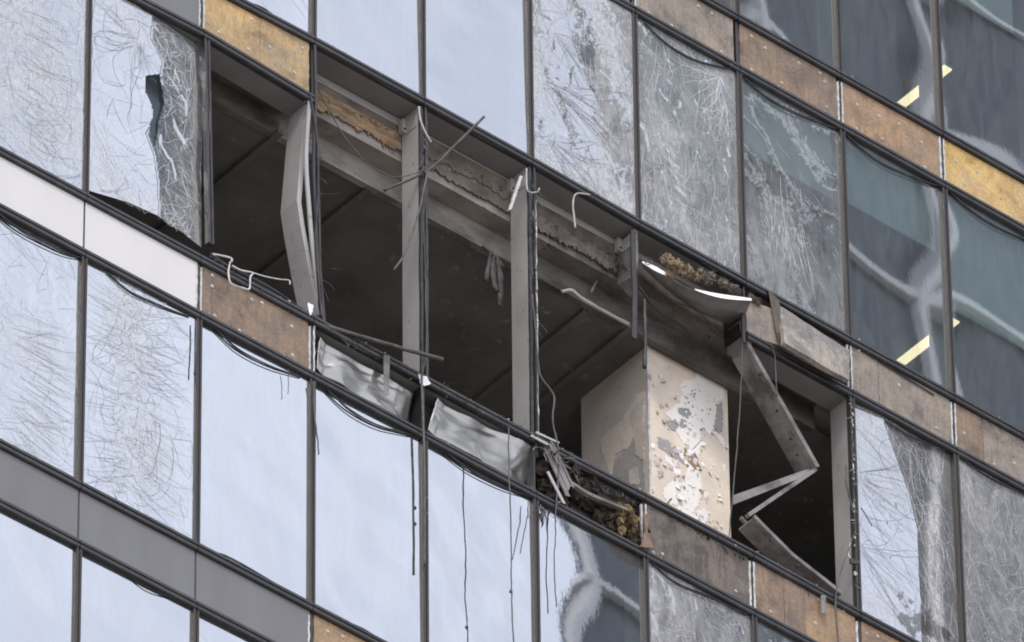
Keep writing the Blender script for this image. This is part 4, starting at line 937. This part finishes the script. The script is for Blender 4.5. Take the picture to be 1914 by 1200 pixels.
flat('metal_splinter', [(1003,806),(1046,826),(1045,829),(1001,809)], 'post', 'thin bent metal splinter, uppermost on the sill by the hanging cable', 'metal splinter', -.06, .01, rag=.002)
for (pts, lab) in (([(1016,838),(1024,834),(1066,928),(1058,926)], 'leftmost'), ([(1026,834),(1032,832),(1068,905),(1062,918)], 'second'), ([(1030,826),(1036,828),(1075,912),(1067,908)], 'rightmost')):
    flat('splintered_strip', pts, 'sootpost', f'grey splintered metal strip beside the burnt wool, {lab} of three', 'metal strip', -.06, .012, 'splintered strips at the burnt wool', .003)
flat('pale_sliver', [(1022,882),(1026,880),(1058,942),(1052,940)], 'post', 'pale grey sliver leaning on the burnt wool, nearest its left end', 'sliver', -.075, .01, rag=.002)
# hanging rag on the bulkhead edge
rg = MB()
for (pts, w) in (([(905,462),(925,480),(940,500)], .05), ([(918,470),(912,500),(908,525)], .03), ([(926,478),(935,520),(934,572)], .045), ([(922,480),(922,520),(928,545)], .05)):
    c_ = curve([P(px,py,.42) for px,py in pts], 5); rg.sweep(c_, [Vector((w*(.5+.5*abs(noise.noise(q*6))),.0,0)) for q in c_], (0,.012,0))
tag(thing_mesh('charred_rag', rg, M['rag']), 'charred grey rag hanging from the bulkhead between the two straight posts', 'rag')

# torn metal sheet with white edge and the wool on it
sheet = empty('torn_metal_sheet', P(1300,540,-.05), 'dark torn metal sheet with a white turned edge hanging above the column', 'metal sheet')
c_ = curve([P(1200,492,-.02), P(1245,515,-.06), P(1290,540,-.10), P(1345,555,-.20), P(1404,562,-.26)], 6)
e_ = curve([P(1202,500,.22), P(1250,545,.24), P(1300,580,.25), P(1345,600,.24), P(1384,610,.18)], 6)
m_ = MB(); n = len(c_); m_.add(c_+e_+[q+Vector((0,0,.006)) for q in c_+e_], [(i,i+1,n+i+1,n+i) for i in range(n-1)]+[(2*n+i,3*n+i,3*n+i+1,2*n+i+1) for i in range(n-1)]+[(i,2*n+i,2*n+i+1,i+1) for i in range(n-1)])
m_.build('sheet', M['flap'], sheet, True)
for (ia, ib, w) in ((0, 6, .035), (13, n-1, .03)):
    m_ = MB(); seg = c_[ia:ib+1]; L = len(seg)-1
    m_.sweep([q+Vector((0,-.004,.012)) for q in seg], [Vector((0,.004,w*(.25+.75*math.sin(math.pi*(.15+.8*(1-i/L)))))) for i in range(L+1)], (0,.003,.001)); m_.build('turned_edge', M['flapwhite'], sheet)
m_ = MB(); m_.tube([P(1207+7*math.cos(a)+5, 488+7*math.sin(a), -.09) for a in np.arange(9)*math.pi/4], .005, 5); m_.build('ring', M['rod'], sheet)
def wool(pts, mk, label, seed, d=-.06):
    m_ = MB()
    for i, (px, py, rx, rz) in enumerate(pts): m_.clump(P(px,py,d), (rx*.9,rx*.7,rz*.9), seed+i, 3, .75, 3.6); m_.fuzz(P(px,py,d), (rx,rx*.8,rz), 70, seed+i)
    return tag(thing_mesh('insulation_clump', m_, M[mk], False), label, 'insulation')
wool([(1248,488,.07,.07),(1264,498,.08,.075),(1284,508,.07,.055),(1298,516,.05,.04)], 'wool', 'yellow tan insulation clump on the torn metal sheet', 1, -.05)
wool([(1250,516,.035,.03)], 'wool', 'small orange insulation tuft under the yellow clump', 7, -.07)
wool([(1312,512,.05,.055),(1328,518,.045,.07),(1316,524,.05,.04)], 'greywool', 'grey sooted insulation clump on the torn metal sheet', 9, -.03)
wool([(1352,530,.05,.05),(1368,540,.06,.045),(1378,545,.04,.03)], 'greywool', 'brown insulation clump at the right end of the torn sheet', 15, -.03)
wool([(1408,560,.045,.03),(1416,566,.03,.025)], 'greywool', 'small grey debris clump at the tip of the torn sheet', 19, -.05)
# burnt wool in the stripped spandrel
m_ = MB(); rw = random.Random(2)
for i in range(34):
    t = rw.random(); px = 1062+140*t; py = 893+118*t*1.0-(0.0)+rw.uniform(-12,44)-18*(t < .3); m_.clump(P(px,py,.06), (rw.uniform(.05,.11),.08,rw.uniform(.05,.10)), 40+i, 2, .8, 3.2); m_.fuzz(P(px,py,.02), (.1,.06,.09), 14, i, .1)
m_.clump(P(1018,880,.08), (.13,.08,.12), 90, 3, .5); m_.clump(P(1028,910,.08), (.12,.08,.12), 91, 3, .5); m_.clump(P(1040,930,.08), (.12,.08,.10), 92, 3, .5)
tag(thing_mesh('burnt_insulation', m_, M['burntwool'], False), 'dark burnt insulation packed in the stripped band left of the sooty board', 'insulation')
m_ = MB()
for i in range(13): m_.clump(P(1170+rw.uniform(-14,22), 962+rw.uniform(-20,26)+i*1.2, -.03), (rw.uniform(.02,.05),.03,rw.uniform(.02,.06)), 120+i, 2, .8, 3.4); m_.fuzz(P(1170+rw.uniform(-14,22), 965+rw.uniform(-20,30), -.03), (.04,.03,.06), 22, i, .09)
tag(thing_mesh('yellow_insulation', m_, M['yellowwool'], False), 'yellow insulation tufts hanging at the right end of the burnt wool', 'insulation')
m_ = MB(); m_.box(4*W+.04, 5*W-.02, .13, .16, -H+.055, -H+S-.055); m_.build('backing_board', M['soot'], BLD)
c_ = curve([P(1068,905,-.02),P(1100,925,-.04),P(1140,942,-.05),P(1180,958,-.03)], 5)
m_ = MB(); m_.sweep(c_, (0,.004,.022), (0,.02,-.004)); tag(thing_mesh('curled_flashing', m_, M['beam'], False), 'curled grey flashing along the top of the burnt wool', 'flashing')
m_ = MB()
for i in range(16): m_.clump(P(1075+i*6.2+rw.uniform(-6,6), 905+i*3.4+rw.uniform(-3,9), -.03), (rw.uniform(.012,.035),.02,rw.uniform(.012,.03)), 170+i, 1, .5)

# two broken boards hanging from the transom
hb = [P(1394,558,-.03),P(1452,580,-.06),P(1457,645,-.05),P(1395,625,-.02)]
def slab(pts, t, mk, name, label, cat, rag=.006, seed=3):
    """thick board through four corner points"""
    a, b, c, d = pts; nrm = (b-a).cross(d-a).normalized(); nrm = nrm if nrm.y < 0 else -nrm; n = 9; rq = random.Random(seed); ring = []
    for p, q in ((a,b),(b,c),(c,d),(d,a)):
        for i in range(n): ring.append(p.lerp(q,i/n)+Vector((rq.uniform(-rag,rag),0,rq.uniform(-rag,rag))))
    N = len(ring); m_ = MB(); m_.add(ring+[q-nrm*t for q in ring], [tuple(range(N)), tuple(range(2*N-1,N-1,-1))]+[(i,N+i,N+(i+1)%N,(i+1)%N) for i in range(N)])
    return tag(thing_mesh(name, m_, M[mk], False), label, cat, 'broken boards hanging from the transom')
slab(hb, .03, 'ply_grey', 'broken_board', 'smaller broken board hanging left of the larger one above the folded post', 'board')
slab([P(1458,572,-.06),P(1588,655,-.12),P(1588,712,-.20),P(1466,640,-.20)], .05, 'ply_white', 'broken_board', 'larger grey broken board hanging loose above the folded post', 'board', .008, 5)
m_ = MB(); m_.add([P(1436,543,-.07),P(1456,560,-.07),P(1468,640,-.09),P(1456,646,-.09)]+[P(1436,543,-.05),P(1456,560,-.05),P(1468,640,-.07),P(1456,646,-.07)], [(0,1,2,3),(7,6,5,4),(0,4,5,1),(1,5,6,2),(2,6,7,3),(3,7,4,0)])
tag(thing_mesh('brown_strap', m_, M['slabedge'], False), 'dark brown strap between the two broken hanging boards', 'strap')

# roller blinds behind the panes at the right
def blind(b, k, ybot, label, rightgap=.07, d=.07):
    x0, x1 = b*W+.05, (b+1)*W-rightgap; zt = k*H-.06; zb = P(*ybot, d).z
    o = empty('roller_blind', ((x0+x1)/2, d, zb), label, 'blind', 'roller blinds behind the panes')
    m_ = MB(); m_.box(x0, x1, d, d+.004, zb, zt); m_.build('fabric', M['blind'], o)
    m_ = MB(); m_.box(x0, x1, d-.008, d+.012, zb-.02, zb-.001); m_.build('bottom_bar', M['blind'], o)
    m_ = MB(); m_.tube([(x0,d+.03,zt),(x1,d+.03,zt)], .025, 8); m_.build('roller', M['ceiling'], o)
blind(6, 1, (1475,325), 'half lowered blind behind the scratched pane')
blind(7, 1, (1700,442), 'pale green blind behind the pane under the tan board')
blind(8, 1, (1850,615), 'longest blind, behind the pane under the yellow board')
blind(8, 2, (1850,35), 'blind behind the pane at the top right corner', .22)
blind(5, 1, (1300,330), 'blind behind the greenish cracked pane')
# ceiling lights
def strip(a, c, k, label):
    z = k*H-.13; A, Bq = PZ(*a, z), PZ(*c, z); o = empty('ceiling_light', (A+Bq)/2, label, 'light', 'lit strip lights behind the panes')
    dr = (Bq-A).normalized(); s_ = Vector((0,0,1)).cross(dr)*.055
    m_ = MB(); m_.sweep([A,Bq], s_, (0,0,.008)); m_.build('tube', M['lamp'], o)
    m_ = MB(); m_.sweep([A-dr*.03+Vector((0,0,.03)),Bq+dr*.03+Vector((0,0,.03))], s_*1.25, (0,0,.018)); m_.build('housing', M['ceiling'], o)
strip((1772,126), (1640,232), 2, 'warm lit strip light behind the dark pane at the top right')
strip((1786,598), (1640,712), 1, 'warm lit strip light behind the pane right of the scorched board')

m_ = MB(); rc = random.Random(21)
for i in range(150):
    k, e = rc.choice([(0,'t'),(-1,'t'),(-1,'t'),(-1,'b'),(1,'t'),(1,'b')]); x = rc.uniform(1.2*W, 9*W); b = int(x//W); t = x/W-b
    z = joint(k,e,b)*(1-t)+joint(k,e,b+1)*t+rc.choice([.055,.056,-.02]); y = rc.uniform(-.045,-.03); s_ = rc.uniform(.003,.011)
    m_.clump((x,y,z), (s_*1.4,s_,s_), i, 1, .4)
tag(thing_mesh('glass_crumbs', m_, M['whiteplastic'], False), 'white crumbs of broken glass lying along the black transoms', 'glass crumbs', kind='stuff')

def shreds(px0, py0, px1, py1, d, n, seed, ln, name, label, mk, cat, drop=1.0, w=.004):
    m_ = MB(); q = random.Random(seed)
    for i in range(n):
        t = q.random(); p = P(px0+(px1-px0)*t, py0+(py1-py0)*t+q.uniform(-4,4), d+q.uniform(-.02,.02)); pth = [p]; dr = Vector((q.gauss(0,.7),q.gauss(0,.35)-.15,-drop+q.gauss(0,.5))).normalized(); L = ln*q.uniform(.3,1.2)
        for k in range(4): dr = (dr+Vector((q.gauss(0,.35),q.gauss(0,.2),q.gauss(0,.3)-.12*drop))).normalized(); p = p+dr*L/4; pth.append(p)
        ww = w*q.uniform(.4,1.3)
        if q.random() < .5: m_.tube(pth, [ww,ww,ww*.9,ww*.8,ww*.5], 4)
        else: m_.sweep(pth, [Vector((ww*q.uniform(1,3.2)*f,0,0)) for f in (1,1.2,.9,.7,.2)], (0,.0015,0))
    tag(thing_mesh(name, m_, M[mk], False), label, cat, kind='stuff')
shreds(1010,405,1170,490,.27,60,1,.10,'charred_shreds','charred shreds hanging under the header board left of the torn stub','rag','shreds')
shreds(610,185,760,255,.27,40,3,.07,'timber_splinters','splinters hanging from the torn timber above the opening','timber','splinters')
shreds(800,275,970,372,.27,40,2,.07,'charred_shreds','charred shreds hanging under the header between the two straight posts','rag','shreds')
shreds(1150,480,1175,500,.2,26,4,.16,'charred_shreds','charred shreds packed beside the torn stub of a post','rag','shreds')
shreds(1000,825,1065,875,-.03,46,5,.20,'metal_shreds','tangle of metal shreds and wires over the burnt wool','sootpost','shreds',.5,.006)
shreds(1000,940,1025,955,-.03,16,6,.20,'metal_shreds','metal shreds hanging below the transom by the half dark pane','cable','shreds',1.0,.005)
shreds(1060,880,1200,945,-.02,44,7,.10,'charred_shreds','charred shreds along the sill in front of the column','rag','shreds',.4)
shreds(600,612,780,705,-.03,44,8,.10,'wire_ends','thin wire ends along the sill over the dented metal sheet','cable','wires',.0,.003)
shreds(820,728,1000,822,-.03,40,9,.10,'wire_ends','thin wire ends along the sill over the smooth metal sheet','cable','wires',.0,.003)
shreds(400,485,570,590,-.03,30,10,.10,'wire_ends','thin wire ends along the sill left of the bowed post','cable','wires',.0,.003)
shreds(1240,960,1390,1040,-.01,40,11,.07,'charred_shreds','charred crumbs along the sooty board under the column','burntwool','shreds',.2,.006)
shreds(1400,1040,1590,1145,-.01,40,12,.07,'charred_shreds','charred crumbs along the boards at the foot of the folded post','rag','shreds',.2,.005)
shreds(788,215,800,420,-.02,26,13,.20,'wire_ends','loose wire ends along the head of the second post','cable','wires',1.0,.004)
shreds(995,330,1003,640,-.02,30,14,.20,'wire_ends','loose wire ends along the third post','cable','wires',1.0,.004)
shreds(588,110,603,560,-.02,26,15,.22,'wire_ends','loose wire ends along the bowed post','cable','wires',1.0,.004)
shreds(1592,745,1600,1110,-.04,40,16,.07,'sealant_crumbs','pale sealant crumbs along the edge right of the opening','sealant','sealant crumbs',.6,.006)
shreds(1200,600,1380,690,.45,40,17,.08,'charred_shreds','charred shreds on the bulkhead above the column','rag','shreds',.8)
